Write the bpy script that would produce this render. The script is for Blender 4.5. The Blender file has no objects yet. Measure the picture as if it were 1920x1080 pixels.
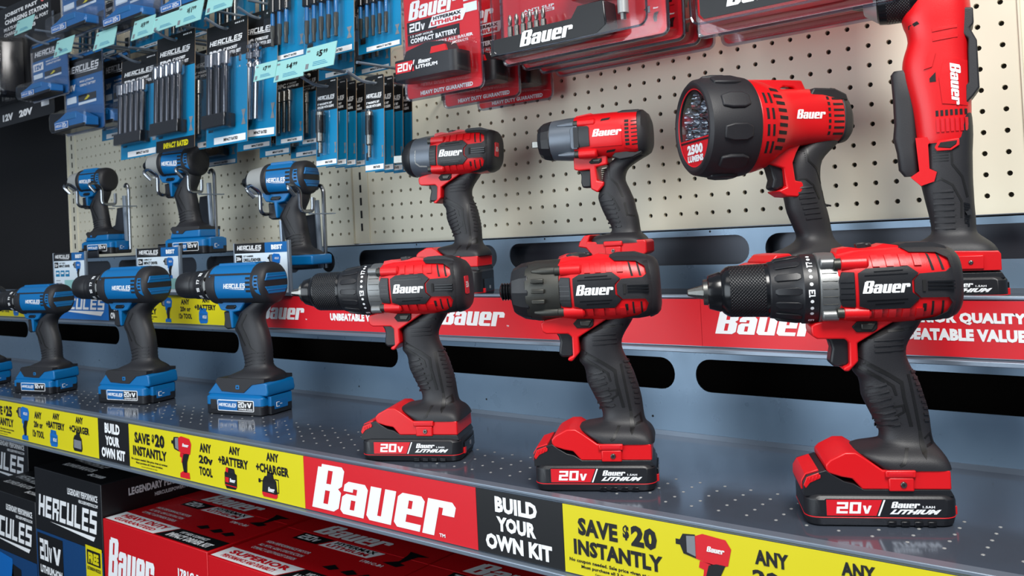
import bpy, bmesh, math, random
from mathutils import Vector, Matrix
from mathutils.geometry import tessellate_polygon
random.seed(7)
SC = bpy.context.scene
COL = SC.collection
PI = math.pi
R = math.radians

# ---------------------------------------------------------------- camera
CAM_LOC = Vector((1.2704, -1.1786, -0.0216))
YAW, PITCH, ROLL = 0.6679, 0.0174, -0.0480
FPX, SHIFT = 1645.56, -124.62 / 1920
def cam_axes():
    f = Vector((-math.sin(YAW) * math.cos(PITCH), math.cos(YAW) * math.cos(PITCH), math.sin(PITCH)))
    r = Vector((math.cos(YAW), math.sin(YAW), 0)); u = r.cross(f)
    return (math.cos(ROLL) * r + math.sin(ROLL) * u, -math.sin(ROLL) * r + math.cos(ROLL) * u, f)
cr, cu, cf = cam_axes()
cd = bpy.data.cameras.new('camera'); cam = bpy.data.objects.new('camera', cd); COL.objects.link(cam)
cd.sensor_width = 36; cd.lens = FPX / 1920 * 36; cd.shift_y = SHIFT
cd.clip_start = 0.02; cd.clip_end = 50
cam.matrix_world = Matrix(((cr.x, cu.x, -cf.x, CAM_LOC.x), (cr.y, cu.y, -cf.y, CAM_LOC.y), (cr.z, cu.z, -cf.z, CAM_LOC.z), (0, 0, 0, 1)))
cd.dof.use_dof = True; cd.dof.focus_distance = 0.98; cd.dof.aperture_fstop = 18
SC.camera = cam

# ---------------------------------------------------------------- light and exposure
SC.view_settings.view_transform = 'Standard'; SC.view_settings.look = 'None'
SC.view_settings.gamma = 1; SC.view_settings.exposure = 0.0
SC.view_settings.use_curve_mapping = False
W = bpy.data.worlds.new('store'); SC.world = W; W.use_nodes = True
W.node_tree.nodes['Background'].inputs[0].default_value = (0.55, 0.65, 0.8, 1)
W.node_tree.nodes['Background'].inputs[1].default_value = 0.35
def area(name, loc, aim, sx, sy, power, col=(1, 1, 1)):
    l = bpy.data.lights.new(name, 'AREA'); l.shape = 'RECTANGLE'; l.size = sx; l.size_y = sy; l.energy = power; l.color = col
    o = bpy.data.objects.new(name, l); COL.objects.link(o); o.location = loc
    o.rotation_euler = (Vector(aim) - Vector(loc)).to_track_quat('-Z', 'Y').to_euler()
    return o
area('overhead_light', (1.7, -1.3, 1.35), (0.75, -0.15, 0.0), 0.8, 0.8, 51, (1, 0.98, 0.94))
area('overhead_light', (0.0, -1.7, 1.7), (0.1, -0.2, 0.0), 1.4, 0.8, 9, (1, 0.97, 0.93))  # added weak overhead fill from the left
area('front_fill', (0.1, -2.0, 0.05), (0.6, -0.2, -0.1), 1.6, 1.3, 25, (0.84, 0.93, 1))  # added cool fill panel at front left, lifts the upright faces

# ---------------------------------------------------------------- materials
def lin(c):
    return tuple(((x / 255) / 12.92 if x / 255 <= .04045 else ((x / 255 + .055) / 1.055) ** 2.4) for x in c)
def mat(name, rgb, rough=.5, metal=0, bump=0, bscale=300, coat=0, vary=0, spec=.5, grain=None):
    m = bpy.data.materials.new(name); m.use_nodes = True; n = m.node_tree; b = n.nodes['Principled BSDF']
    c = lin(rgb); b.inputs['Base Color'].default_value = (*c, 1)
    b.inputs['Roughness'].default_value = rough; b.inputs['Metallic'].default_value = metal
    b.inputs['Coat Weight'].default_value = coat; b.inputs['Specular IOR Level'].default_value = spec
    tc = n.nodes.new('ShaderNodeTexCoord'); nz = n.nodes.new('ShaderNodeTexNoise'); nz.inputs['Scale'].default_value = bscale
    nz.inputs['Detail'].default_value = 3
    if grain:
        mp = n.nodes.new('ShaderNodeMapping'); mp.inputs['Scale'].default_value = grain
        n.links.new(tc.outputs['Object'], mp.inputs[0]); n.links.new(mp.outputs[0], nz.inputs[0])
    else: n.links.new(tc.outputs['Object'], nz.inputs[0])
    if bump:
        bp = n.nodes.new('ShaderNodeBump'); bp.inputs['Strength'].default_value = bump; bp.inputs['Distance'].default_value = .001
        n.links.new(nz.outputs[0], bp.inputs['Height']); n.links.new(bp.outputs[0], b.inputs['Normal'])
    mx = n.nodes.new('ShaderNodeMapRange')
    mx.inputs[3].default_value = max(0, rough - .05 - vary); mx.inputs[4].default_value = min(1, rough + .05 + vary)
    n.links.new(nz.outputs[0], mx.inputs[0]); n.links.new(mx.outputs[0], b.inputs['Roughness'])
    return m
def knurl(name, rgb):
    m = mat(name, rgb, .35, .3); n = m.node_tree; b = n.nodes['Principled BSDF']; tc = n.nodes.new('ShaderNodeTexCoord')
    hs = []
    for a in (45, -45):
        mp = n.nodes.new('ShaderNodeMapping'); mp.inputs['Rotation'].default_value = (0, R(a), 0)
        w = n.nodes.new('ShaderNodeTexWave'); w.inputs['Scale'].default_value = 150; w.bands_direction = 'X'
        n.links.new(tc.outputs['Object'], mp.inputs[0]); n.links.new(mp.outputs[0], w.inputs[0]); hs.append(w)
    ad = n.nodes.new('ShaderNodeMath'); ad.operation = 'MULTIPLY'
    n.links.new(hs[0].outputs['Fac'], ad.inputs[0]); n.links.new(hs[1].outputs['Fac'], ad.inputs[1])
    bp = n.nodes.new('ShaderNodeBump'); bp.inputs['Strength'].default_value = .9; bp.inputs['Distance'].default_value = .0008
    n.links.new(ad.outputs[0], bp.inputs['Height']); n.links.new(bp.outputs[0], b.inputs['Normal'])
    return m
def clear(name, tint=(235, 240, 250), gl=.14):
    m = bpy.data.materials.new(name); m.use_nodes = True; n = m.node_tree; n.nodes.clear()
    o = n.nodes.new('ShaderNodeOutputMaterial'); t = n.nodes.new('ShaderNodeBsdfTransparent'); g = n.nodes.new('ShaderNodeBsdfGlossy')
    t.inputs[0].default_value = (*lin(tint), 1); g.inputs['Roughness'].default_value = .08
    fr = n.nodes.new('ShaderNodeLayerWeight'); fr.inputs[0].default_value = .25
    mr = n.nodes.new('ShaderNodeMapRange'); mr.inputs[3].default_value = gl * .35; mr.inputs[4].default_value = min(.9, gl * 4)
    mx = n.nodes.new('ShaderNodeMixShader')
    n.links.new(fr.outputs['Facing'], mr.inputs[0]); n.links.new(mr.outputs[0], mx.inputs[0])
    n.links.new(t.outputs[0], mx.inputs[1]); n.links.new(g.outputs[0], mx.inputs[2]); n.links.new(mx.outputs[0], o.inputs[0])
    return m
M = dict(
    red=mat('red_plastic', (208, 14, 22), .36, bump=.05, bscale=900),
    blue=mat('blue_plastic', (0, 100, 160), .36, bump=.05, bscale=900),
    black=mat('black_plastic', (24, 25, 29), .4, bump=.12, bscale=1500),
    seam=mat('groove_shade', (12, 12, 13), .45), rubber=mat('black_rubber', (30, 30, 34), .52, bump=.15, bscale=1300),  # seam: shade of the grip grooves as dark colour on raised lines
    dark=mat('recess_shade', (7, 7, 8), .7),  # dark: recess shade put into the colour, vent slots are raised patches
    gloss=mat('glossy_black', (16, 17, 20), .2),
    knurl=knurl('knurled_black', (30, 31, 34)),
    steel=mat('bright_steel', (132, 132, 128), .3, 1, vary=.06),
    chrome=mat('chrome', (170, 173, 180), .14, 1), darkchrome=mat('dark_chrome', (82, 84, 90), .16, 1),
    gun=mat('gunmetal', (74, 74, 70), .42, .75, bump=.1, bscale=1400),
    alloy=mat('grey_alloy', (128, 130, 130), .4, .7, bump=.08, bscale=1200),
    silver=mat('silver_paint', (170, 172, 170), .38, .35),
    slate=mat('slate_grey_nose', (98, 106, 116), .38, .45),
    white=mat('white_print', (236, 238, 240), .5), print_red=mat('red_print', (206, 14, 30), .45, vary=.05),
    ink=mat('black_print', (13, 14, 17), .42), yellow=mat('yellow_print', (212, 200, 3), .5),
    blueink=mat('blue_print', (12, 96, 160), .42), skyink=mat('sky_blue_print', (4, 104, 186), .42),
    tealink=mat('teal_blue_print', (0, 124, 172), .42), mint=mat('mint_paper', (146, 200, 198), .55),
    grey_ink=mat('grey_print', (120, 124, 130), .5), pale=mat('pale_card', (222, 236, 246), .45),
    peg=mat('beige_pegboard', (226, 221, 200), .55, bump=.05, bscale=120), pegdark=mat('dark_board_back', (20, 17, 14), .8),
    backer=mat('grey_backer_paint', (122, 146, 168), .3, .3, vary=.05, bscale=40, bump=.02), shelf=mat('grey_shelf_paint', (92, 100, 114), .13, .5, vary=.01, bscale=40),
    trim=mat('grey_trim_metal', (126, 138, 152), .3, .5), cave=mat('dark_cavity', (13, 11, 9), .95, spec=.1),
    curtain=mat('black_mesh_cloth', (16, 16, 20), .9, bump=.6, bscale=260),
    bracket=mat('dark_bracket', (62, 66, 74), .35, .5), wire=mat('wire_chrome', (150, 154, 160), .22, 1),
    clear=clear('clear_plastic', (253, 253, 254), .07), rim=clear('clear_plastic_rim', (228, 231, 240), .34),
    boxblack=mat('black_carton', (20, 21, 24), .38, vary=.05), boxblue=mat('blue_carton', (10, 62, 112), .42),
    boxred=mat('red_carton', (196, 10, 22), .36, vary=.06), kraft=mat('kraft_edge', (150, 128, 104), .8),
    pink=mat('pink_sticker', (222, 110, 110), .5), reflector=mat('lamp_reflector', (225, 230, 235), .06, 1),
)

# ---------------------------------------------------------------- mesh builder
def srg(v, n): return math.copysign(abs(v) ** (2 / n), v)
class MB:
    def __init__(s): s.v = []; s.f = []; s.m = []; s.mats = []
    def add(s, vs, fs, m):
        if m not in s.mats: s.mats.append(m)
        k = len(s.v); i = s.mats.index(m)
        s.v += [tuple(p) for p in vs]
        for f in fs: s.f.append([k + a for a in f]); s.m.append(i)
        return s
    def box(s, x0, x1, y0, y1, z0, z1, m):
        v = [(x, y, z) for x in (x0, x1) for y in (y0, y1) for z in (z0, z1)]
        return s.add(v, [(0, 1, 3, 2), (4, 6, 7, 5), (0, 4, 5, 1), (2, 3, 7, 6), (0, 2, 6, 4), (1, 5, 7, 3)], m)
    def prism(s, poly, y0, y1, m):                       # (x,z) outline pulled along y
        a = sum(poly[i][0] * poly[(i + 1) % len(poly)][1] - poly[(i + 1) % len(poly)][0] * poly[i][1] for i in range(len(poly)))
        if a < 0: poly = poly[::-1]
        n = len(poly); v = [(x, y0, z) for x, z in poly] + [(x, y1, z) for x, z in poly]
        return s.add(v, [list(range(n)), list(range(2 * n - 1, n - 1, -1))] + [(i, n + i, n + (i + 1) % n, (i + 1) % n) for i in range(n)], m)
    def prismz(s, poly, z0, z1, m):                      # (x,y) outline pulled up
        k = len(s.v); s.prism(poly, z0, z1, m)
        for i in range(k, len(s.v)): x, y, z = s.v[i]; s.v[i] = (x, z, y)
        return s
    def prismx(s, poly, x0, x1, m):                      # (y,z) outline pulled along x
        k = len(s.v); s.prism(poly, x0, x1, m)
        for i in range(k, len(s.v)): x, y, z = s.v[i]; s.v[i] = (y, x, z)
        return s
    def loft(s, rings, m, closed=False, cap=True):
        n = len(rings[0]); v = [p for r in rings for p in r]; f = []
        for k in range(len(rings) - 1):
            for i in range(n): f.append((k * n + i, k * n + (i + 1) % n, (k + 1) * n + (i + 1) % n, (k + 1) * n + i))
        if cap: f.append(list(range(n - 1, -1, -1))); f.append([(len(rings) - 1) * n + i for i in range(n)])
        return s.add(v, f, m)
    def lathe(s, prof, m, cy=0, cz=0, seg=32, axis='x', cx=0, cap=True):
        rings = []
        for x, r in prof:
            rg = []
            for i in range(seg):
                a = 2 * PI * i / seg; p, q = r * math.cos(a), r * math.sin(a)
                rg.append((x, cy + p, cz + q) if axis == 'x' else ((cx + p, x, cz + q) if axis == 'y' else (cx + p, cy + q, x)))
            rings.append(rg)
        return s.loft(rings, m, cap=cap)
    def tube(s, pts, r, m, seg=8, rnd=0):
        P = [Vector(p) for p in pts]
        if rnd:
            Q = [P[0]]
            for i in range(1, len(P) - 1):
                a, b, c = P[i - 1], P[i], P[i + 1]; d1 = min(rnd, (a - b).length * .45); d2 = min(rnd, (c - b).length * .45)
                p0 = b + (a - b).normalized() * d1; p2 = b + (c - b).normalized() * d2
                for t in (0, .25, .5, .75, 1): Q.append((1 - t) ** 2 * p0 + 2 * t * (1 - t) * b + t * t * p2)
            P = Q + [P[-1]]
        t = (P[1] - P[0]).normalized(); up = Vector((0, 0, 1)) if abs(t.z) < .9 else Vector((1, 0, 0)); nrm = t.cross(up).normalized(); rings = []
        for i, p in enumerate(P):
            d = (P[min(i + 1, len(P) - 1)] - P[max(i - 1, 0)]).normalized()
            nrm = (nrm - d * nrm.dot(d)).normalized(); b = d.cross(nrm)
            rings.append([tuple(p + r * (math.cos(2 * PI * k / seg) * nrm + math.sin(2 * PI * k / seg) * b)) for k in range(seg)])
        return s.loft(rings, m)
    def decal(s, sh, fn, m): return s.add([fn(u, v) for u, v in sh[0]], sh[1], m)
    def build(s, name, parent=None, sc=1, bevel=0, seg=2, rake=0, ang=35):
        me = bpy.data.meshes.new(name)
        v = s.v
        if rake: v = [(x - rake * max(z - 40, 0), y, z) for x, y, z in v]
        me.from_pydata([(x * sc, y * sc, z * sc) for x, y, z in v], [], s.f)
        for m in s.mats: me.materials.append(M[m])
        me.polygons.foreach_set('material_index', s.m); me.polygons.foreach_set('use_smooth', [True] * len(s.f))
        me.update(); bm = bmesh.new(); bm.from_mesh(me); bmesh.ops.recalc_face_normals(bm, faces=bm.faces); bm.to_mesh(me); bm.free()
        me.set_sharp_from_angle(angle=R(ang))
        o = bpy.data.objects.new(name, me); COL.objects.link(o)
        if parent: o.parent = parent
        if bevel:
            b = o.modifiers.new('bevel', 'BEVEL'); b.width = bevel * sc; b.segments = seg; b.limit_method = 'ANGLE'; b.angle_limit = R(40)
            b.harden_normals = False
        return o
def thing(name, label, cat, loc=(0, 0, 0), yaw=0, group=None):
    o = bpy.data.objects.new(name, None); COL.objects.link(o); o.location = loc; o.rotation_euler = (0, 0, R(yaw)); o.empty_display_size = .02
    return tag(o, label, cat, group)
def tag(o, label, cat, group=None):
    o['label'] = label; o['category'] = cat
    if group: o['group'] = group
    return o
def struct(o): o['kind'] = 'structure'; return o

# ---------------------------------------------------------------- flat shapes and lettering
def tess(polys):                                          # [outer, hole, ...]
    vs = [p for q in polys for p in q]
    tr = tessellate_polygon([[Vector((x, y, 0)) for x, y in q] for q in polys])
    return (vs, [tuple(t) for t in tr])
def join(shs):
    V, F = [], []
    for v, f in shs: k = len(V); V += v; F += [tuple(a + k for a in t) for t in f]
    return (V, F)
def bbox(sh):
    xs = [p[0] for p in sh[0]]; ys = [p[1] for p in sh[0]]; return min(xs), min(ys), max(xs), max(ys)
def xf(sh, f): return ([f(u, v) for u, v in sh[0]], sh[1])
def fit(sh, x0, y0, x1, y1, shear=0):
    a, b, c, d = bbox(sh)
    return xf(sh, lambda u, v: (x0 + (u - a) / (c - a) * (x1 - x0) + shear * (v - b) / (d - b) * (y1 - y0), y0 + (v - b) / (d - b) * (y1 - y0)))
def cut(sh, step, axis=1):
    bm = bmesh.new(); vs = [bm.verts.new((u, v, 0)) for u, v in sh[0]]
    for f in sh[1]:
        try: bm.faces.new([vs[i] for i in f])
        except ValueError: pass
    lo, hi = (bbox(sh)[axis], bbox(sh)[axis + 2]); t = math.ceil(lo / step + 1e-6) * step
    no = (0, 1, 0) if axis else (1, 0, 0)
    while t < hi - 1e-6:
        bmesh.ops.bisect_plane(bm, geom=bm.verts[:] + bm.edges[:] + bm.faces[:], plane_co=(t * (1 - axis), t * axis, 0), plane_no=no); t += step
    bm.verts.index_update(); r = ([(v.co.x, v.co.y) for v in bm.verts], [tuple(v.index for v in f.verts) for f in bm.faces]); bm.free()
    return r
def rect(x0, y0, x1, y1): return ([(x0, y0), (x1, y0), (x1, y1), (x0, y1)], [(0, 1, 2, 3)])
def poly(p): return tess([p])
def disc(cx, cy, r, n=16): return ([(cx + r * math.cos(2 * PI * i / n), cy + r * math.sin(2 * PI * i / n)) for i in range(n)], [tuple(range(n))])
_fc = {}
def font(t, bold=.02):
    bold = min(.065, bold * 1.6)
    if (t, bold) in _fc: return _fc[t, bold]
    c = bpy.data.curves.new('t', 'FONT'); c.body = t; c.resolution_u = 2; c.offset = bold; c.space_character = 1.06
    o = bpy.data.objects.new('t', c); COL.objects.link(o); bpy.context.view_layer.update()
    me = bpy.data.meshes.new_from_object(o.evaluated_get(bpy.context.evaluated_depsgraph_get()))
    r = ([(v.co.x, v.co.y) for v in me.vertices], [tuple(p.vertices) for p in me.polygons])
    bpy.data.objects.remove(o); bpy.data.curves.remove(c); bpy.data.meshes.remove(me)
    _fc[t, bold] = r
    return r
def bauer():
    B = [[(0, 0), (.52, 0), (.62, .09), (.62, .44), (.54, .51), (.62, .58), (.62, .92), (.55, 1), (.08, 1), (.08, .93), (0, .93)], [(.25, .13), (.25, .43), (.36, .43), (.36, .13)], [(.25, .58), (.25, .88), (.36, .88), (.36, .58)]]
    a = [[(0, .08), (.08, 0), (.54, 0), (.54, .62), (.46, .72), (.09, .72), (.01, .64), (.01, .5), (.22, .5), (.22, .58), (.31, .58), (.31, .45), (.08, .45), (0, .37)], [(.21, .12), (.21, .33), (.31, .33), (.31, .12)]]
    u = [[(0, .09), (.08, 0), (.54, 0), (.54, .72), (.31, .72), (.31, .13), (.23, .13), (.23, .72), (0, .72)]]
    e = [[(0, .09), (.08, 0), (.54, 0), (.54, .14), (.23, .14), (.23, .3), (.54, .3), (.54, .63), (.46, .72), (.08, .72), (0, .63)], [(.23, .42), (.23, .59), (.31, .59), (.31, .42)]]
    r = [[(0, 0), (.23, 0), (.23, .58), (.31, .58), (.31, .44), (.54, .44), (.54, .63), (.46, .72), (0, .72)]]
    out = []; x = 0
    for g, w in ((B, .66), (a, .59), (u, .59), (e, .59), (r, .54)):
        out.append(xf(tess(g), lambda p, q, x=x: ((p + x) * 1.08 + q * .22, q))); x += w
    return join(out)
HG = dict(H=[(0, 0, .22, 1), (.58, 0, .8, 1), (.22, .4, .58, .6)], E=[(0, 0, .22, 1), (.22, 0, .76, .2), (.22, .4, .7, .6), (.22, .8, .76, 1)],
          R=[(0, 0, .22, 1), (.22, .8, .8, 1), (.58, .45, .8, .8), (.22, .35, .8, .55), (.5, 0, .74, .35)], C=[(0, 0, .22, 1), (.22, 0, .78, .2), (.22, .8, .78, 1)],
          U=[(0, 0, .22, 1), (.58, 0, .8, 1), (.22, 0, .58, .2)], L=[(0, 0, .22, 1), (.22, 0, .74, .2)], S=[(0, .8, .8, 1), (0, .4, .22, .8), (.22, .4, .8, .6), (.58, .2, .8, .4), (0, 0, .8, .2)])
HG['2'] = [(0, .8, .8, 1), (.58, .4, .8, .8), (0, .4, .58, .6), (0, .2, .22, .4), (0, 0, .8, .2)]; HG['0'] = [(0, 0, .22, 1), (.58, 0, .8, 1), (.22, 0, .58, .2), (.22, .8, .58, 1)]
HG['1'] = [(.3, 0, .52, 1), (.14, .8, .3, 1)]; HG['3'] = [(0, .8, .8, 1), (.58, .2, .8, .8), (.2, .4, .58, .6), (0, 0, .8, .2)]; HG['7'] = [(0, .8, .8, 1), (.58, .5, .8, .8), (.4, 0, .62, .5)]
HG['9'] = HG['S'] + [(.58, .6, .8, .8)]; HG['5'] = HG['S']; HG['6'] = HG['S'] + [(0, .2, .22, .4)]
def blocks(t, shear=.18):
    out = []; x = 0
    for ch in t:
        if ch == 'v': out.append(xf(poly([(0, .7), (.2, .7), (.31, .25), (.42, .7), (.62, .7), (.42, 0), (.2, 0)]), lambda p, q, x=x: (p + x + q * shear, q))); x += .7; continue
        for a, b, c, d in HG[ch]: out.append(xf(rect(a, b, c, d), lambda p, q, x=x: (p + x + q * shear, q)))
        x += .92 if ch != '1' else .6
    return join(out)
def hercules(line=True):
    b = blocks('HERCULES')
    return join([b, poly([(1.5, -.14), (7.1, -.14), (6.9, -.34)])]) if line else b
BAUER, HERC, HERCN, V20, V12, H20 = bauer(), hercules(), hercules(False), blocks('20v', .1), blocks('12v', 0), blocks('20v', 0)
def plane(O, U, V, e=0):
    O, U, V = Vector(O), Vector(U), Vector(V); n = U.cross(V) * e
    return lambda u, v: tuple(O + U * u + V * v + n)
def front(y): return lambda u, v: (u, y, v)               # print on a face that looks to -y
def words(mb, fn, t, x0, y0, x1, y1, m, bold=.02, shear=0): mb.decal(fit(font(t, bold), x0, y0, x1, y1, shear), fn, m)

# ---------------------------------------------------------------- rounded bodies
class LX:                                                 # a body lofted along x: (x, zc, rz, ry, n)
    def __init__(s, secs): s.s = secs
    def at(s, x):
        S = s.s
        if x <= S[0][0]: return S[0][1:]
        for a, b in zip(S, S[1:]):
            if x <= b[0]: t = (x - a[0]) / (b[0] - a[0] or 1); return tuple(p + (q - p) * t for p, q in zip(a[1:], b[1:]))
        return S[-1][1:]
    def y(s, x, z):
        zc, rz, ry, n = s.at(x); d = min(.985, abs(z - zc) / rz); return -ry * (1 - d ** n) ** (1 / n)
    def mesh(s, mb, m, seg=40):
        rg = []
        for x, zc, rz, ry, n in s.s: rg.append([(x, ry * srg(math.cos(2 * PI * (i + .5) / seg), n), zc + rz * srg(math.sin(2 * PI * (i + .5) / seg), n)) for i in range(seg)])
        return mb.loft(rg, m)
class LZ:                                                 # a grip lofted along z: (z, x_front, x_back, ry, n)
    def __init__(s, secs): s.s = sorted(secs)
    def at(s, z):
        S = s.s
        if z <= S[0][0]: return S[0][1:]
        for a, b in zip(S, S[1:]):
            if z <= b[0]: t = (z - a[0]) / (b[0] - a[0] or 1); return tuple(p + (q - p) * t for p, q in zip(a[1:], b[1:]))
        return S[-1][1:]
    def y(s, x, z):
        f, b, ry, n = s.at(z); d = min(.985, abs(x - (f + b) / 2) / ((b - f) / 2)); return -ry * (1 - d ** n) ** (1 / n)
    def mesh(s, mb, m, seg=32):
        rg = []
        for z, f, b, ry, n in s.s: rg.append([((f + b) / 2 + (b - f) / 2 * srg(math.cos(2 * PI * (i + .5) / seg), n), ry * srg(math.sin(2 * PI * (i + .5) / seg), n), z) for i in range(seg)])
        return mb.loft(rg, m)
def smooth(secs, k=3):                                    # Catmull-Rom between sections
    out = []; n = len(secs)
    for i in range(n - 1):
        p0, p1, p2, p3 = secs[max(i - 1, 0)], secs[i], secs[i + 1], secs[min(i + 2, n - 1)]
        for j in range(k):
            t = j / k; out.append(tuple(.5 * (2 * b + (c - a) * t + (2 * a - 5 * b + 4 * c - d) * t * t + (3 * b - a - 3 * c + d) * t ** 3) for a, b, c, d in zip(p0, p1, p2, p3)))
    return out + [secs[-1]]
def patch(mb, sf, polys, m, off=1, thick=2.5, step=4, both=True):   # raised pad that follows a body's side
    if not isinstance(polys[0], list): polys = [polys]
    sh = cut(cut(tess(polys), step, 1), step * 2, 0); V, F = sh
    cnt = {}
    for f in F:
        for i in range(len(f)): e = (f[i], f[(i + 1) % len(f)]); cnt[e] = 1
    bd = [e for e in cnt if (e[1], e[0]) not in cnt]
    for sg in ((1, -1) if both is True else (both or 1,)):
        vs = [(u, sg * (sf.y(u, v) - off), v) for u, v in V]; k = len(vs); fs = [tuple(f) for f in F]
        vs += [(u, sg * (sf.y(u, v) - off + thick), v) for u, v in V]
        fs += [(b, a, a + k, b + k) for a, b in bd]
        mb.add(vs, fs, m)
def onbody(sf, off): return lambda u, v: (u, sf.y(u, v) - off, v)
def rrect(x0, x1, y0, y1, r, n=5):
    p = []
    for cx, cy, a0 in ((x1 - r, y1 - r, 0), (x0 + r, y1 - r, 90), (x0 + r, y0 + r, 180), (x1 - r, y0 + r, 270)):
        for i in range(n + 1): a = R(a0 + 90 * i / n); p.append((cx + r * math.cos(a), cy + r * math.sin(a)))
    return p
def slab(mb, x0, x1, y0, y1, r, levels, m):               # rounded block: levels = (z, inset)
    mb.loft([[(x, y, z) for x, y in rrect(x0 + i, x1 - i, y0 + i, y1 - i, max(r - i * .5, 1))] for z, i in levels], m)
# ---------------------------------------------------------------- red tools (millimetres, nose towards -x, origin under the battery)
MM = .001
def up(o, dz):
    o.location.z += dz * MM; return o
def red_battery(t, big=0, sc=MM, text=True):
    k = 28 + big; mb = MB()
    slab(mb, -63, 65, -38, 38, 13, [(0, 5), (1.5, 2), (8.2, .3)], 'black')
    slab(mb, -63, 65, -38, 38, 13, [(8.2, 0), (9.1, 0)], 'print_red')
    slab(mb, -63, 65, -38, 38, 13, [(9.1, .2), (k - 4, .2), (k - 1, 2.5), (k, 6)], 'black')
    z = k - 28
    mb.prism([(-63, 26 + z), (-63.5, 38 + z), (-60, 44 + z), (-43, 49 + z), (-38, 45 + z), (-28, 39 + z), (-20, 37 + z), (-12, 32 + z), (60, 32 + z), (63, 26 + z)], -33, 33, 'black')
    for i in range(4): mb.box(6 + i * 11, 13 + i * 11, -38.3, -36.5, 1.5, 5.5, 'gloss')
    b = mb.build('battery', t, sc, bevel=1.6)
    mb = MB(); mb.prism([(-64.6, 31 + z), (-64.2, 39 + z), (-60.5, 45 + z), (-49, 48.7 + z), (-47.5, 43 + z), (-56, 39.5 + z), (-59.5, 37 + z), (-62, 31 + z)], -28, 28, 'red')
    mb.prism([(-63, 36 + z), (-60, 43 + z), (-49.5, 47 + z), (-48, 42 + z), (-57, 38 + z), (-61, 33 + z)], -33.7, -29, 'red')
    for i in range(4): mb.box(-58 + i * 3, -57 + i * 3, -34.2, -33.2, 39.5 + z + i * .8, 43 + z + i * .8, 'print_red')
    mb.build('release_button', b, sc, bevel=1)
    mb = MB(); y = -37.9 + .2; z0 = 10.5 if not big else 14; h = 14
    mb.prism(rrect(-47, 55, z0 - .5, z0 + h + .5, 2.5), y - .25, y + 2, 'black')
    mb.decal(poly([(-45, z0), (-3.5, z0), (2, z0 + h), (-45, z0 + h)]), front(y - .35), 'print_red')
    mb.decal(poly([(-2.3, z0), (-.8, z0), (4.7, z0 + h), (3.2, z0 + h)]), front(y - .35), 'white')
    f = front(y - .5)
    mb.decal(fit(V20, -37, z0 + 2, -7, z0 + h - 2), f, 'white'); mb.decal(fit(BAUER, 9, z0 + 7, 33, z0 + h - 1.5), f, 'white')
    words(mb, f, 'LITHIUM', 7.5, z0 + 1.6, 46, z0 + 5.8, 'white', .05, 1); words(mb, f, '1.5AH', 35, z0 + 7, 45, z0 + 9, 'white', .02)
    mb.build('label', b, sc)
    mb = MB(); mb.box(64, 66.5, -22, 22, 9, 21 + z * .5, 'gloss').box(64, 67, -24, -18, 8, 15, 'red').box(66.4, 66.8, 0, 6, 13, 18, 'grey_ink')
    mb.build('charge_gauge', b, sc, bevel=.8)
    return b
def screw(mb, x0, x1, y, z, r, m1='red', m2='gun'):
    mb.lathe([(x0, r * .6), (x0 + 1, r * .95), (x1 - 2, r), (x1, r * .75)], m1, y, z, 20)
    mb.lathe([(x0 - 6, r * .45), (x0 - 5, r * .75), (x0 + .5, r * .78)], m2, y, z, 16)
BODY = LX([(-23, 210, 32, 31, 2.6), (-8, 210.5, 34, 34, 2.7), (25, 211, 35, 35, 2.8), (50, 211.5, 34.5, 34.5, 2.8), (66, 211.5, 33.4, 33, 2.7), (73, 211.5, 31, 31, 2.7)])
GRIP = LZ(smooth([(186, 33, 55, 15, 2.4), (178, 24, 52, 16.5, 2.4), (170, 9, 47, 17.3, 2.4), (162, -5, 41.5, 17.6, 2.4), (154, -8, 37.5, 17.6, 2.4), (146, -8.5, 37, 17.2, 2.4), (139, -9.5, 39, 16.8, 2.4),
    (132, -10, 42, 16.6, 2.4), (126, -5.5, 45, 16.8, 2.3), (118, -4, 48, 17.4, 2.3), (110, -3.5, 50, 17.6, 2.3), (100, .5, 52.5, 17.4, 2.3), (90, 5, 54, 17, 2.3), (80, 9.5, 54.5, 16.8, 2.4),
    (73, 10.5, 55, 18, 2.5), (68, 7, 56, 20, 2.6), (64.5, -12, 58, 24, 3), (61, -15, 60.5, 29, 4), (57, -9, 62.5, 32.4, 5), (52.5, -1, 64, 33.8, 6), (48.5, 5, 64.5, 34, 7)], 2))
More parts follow.
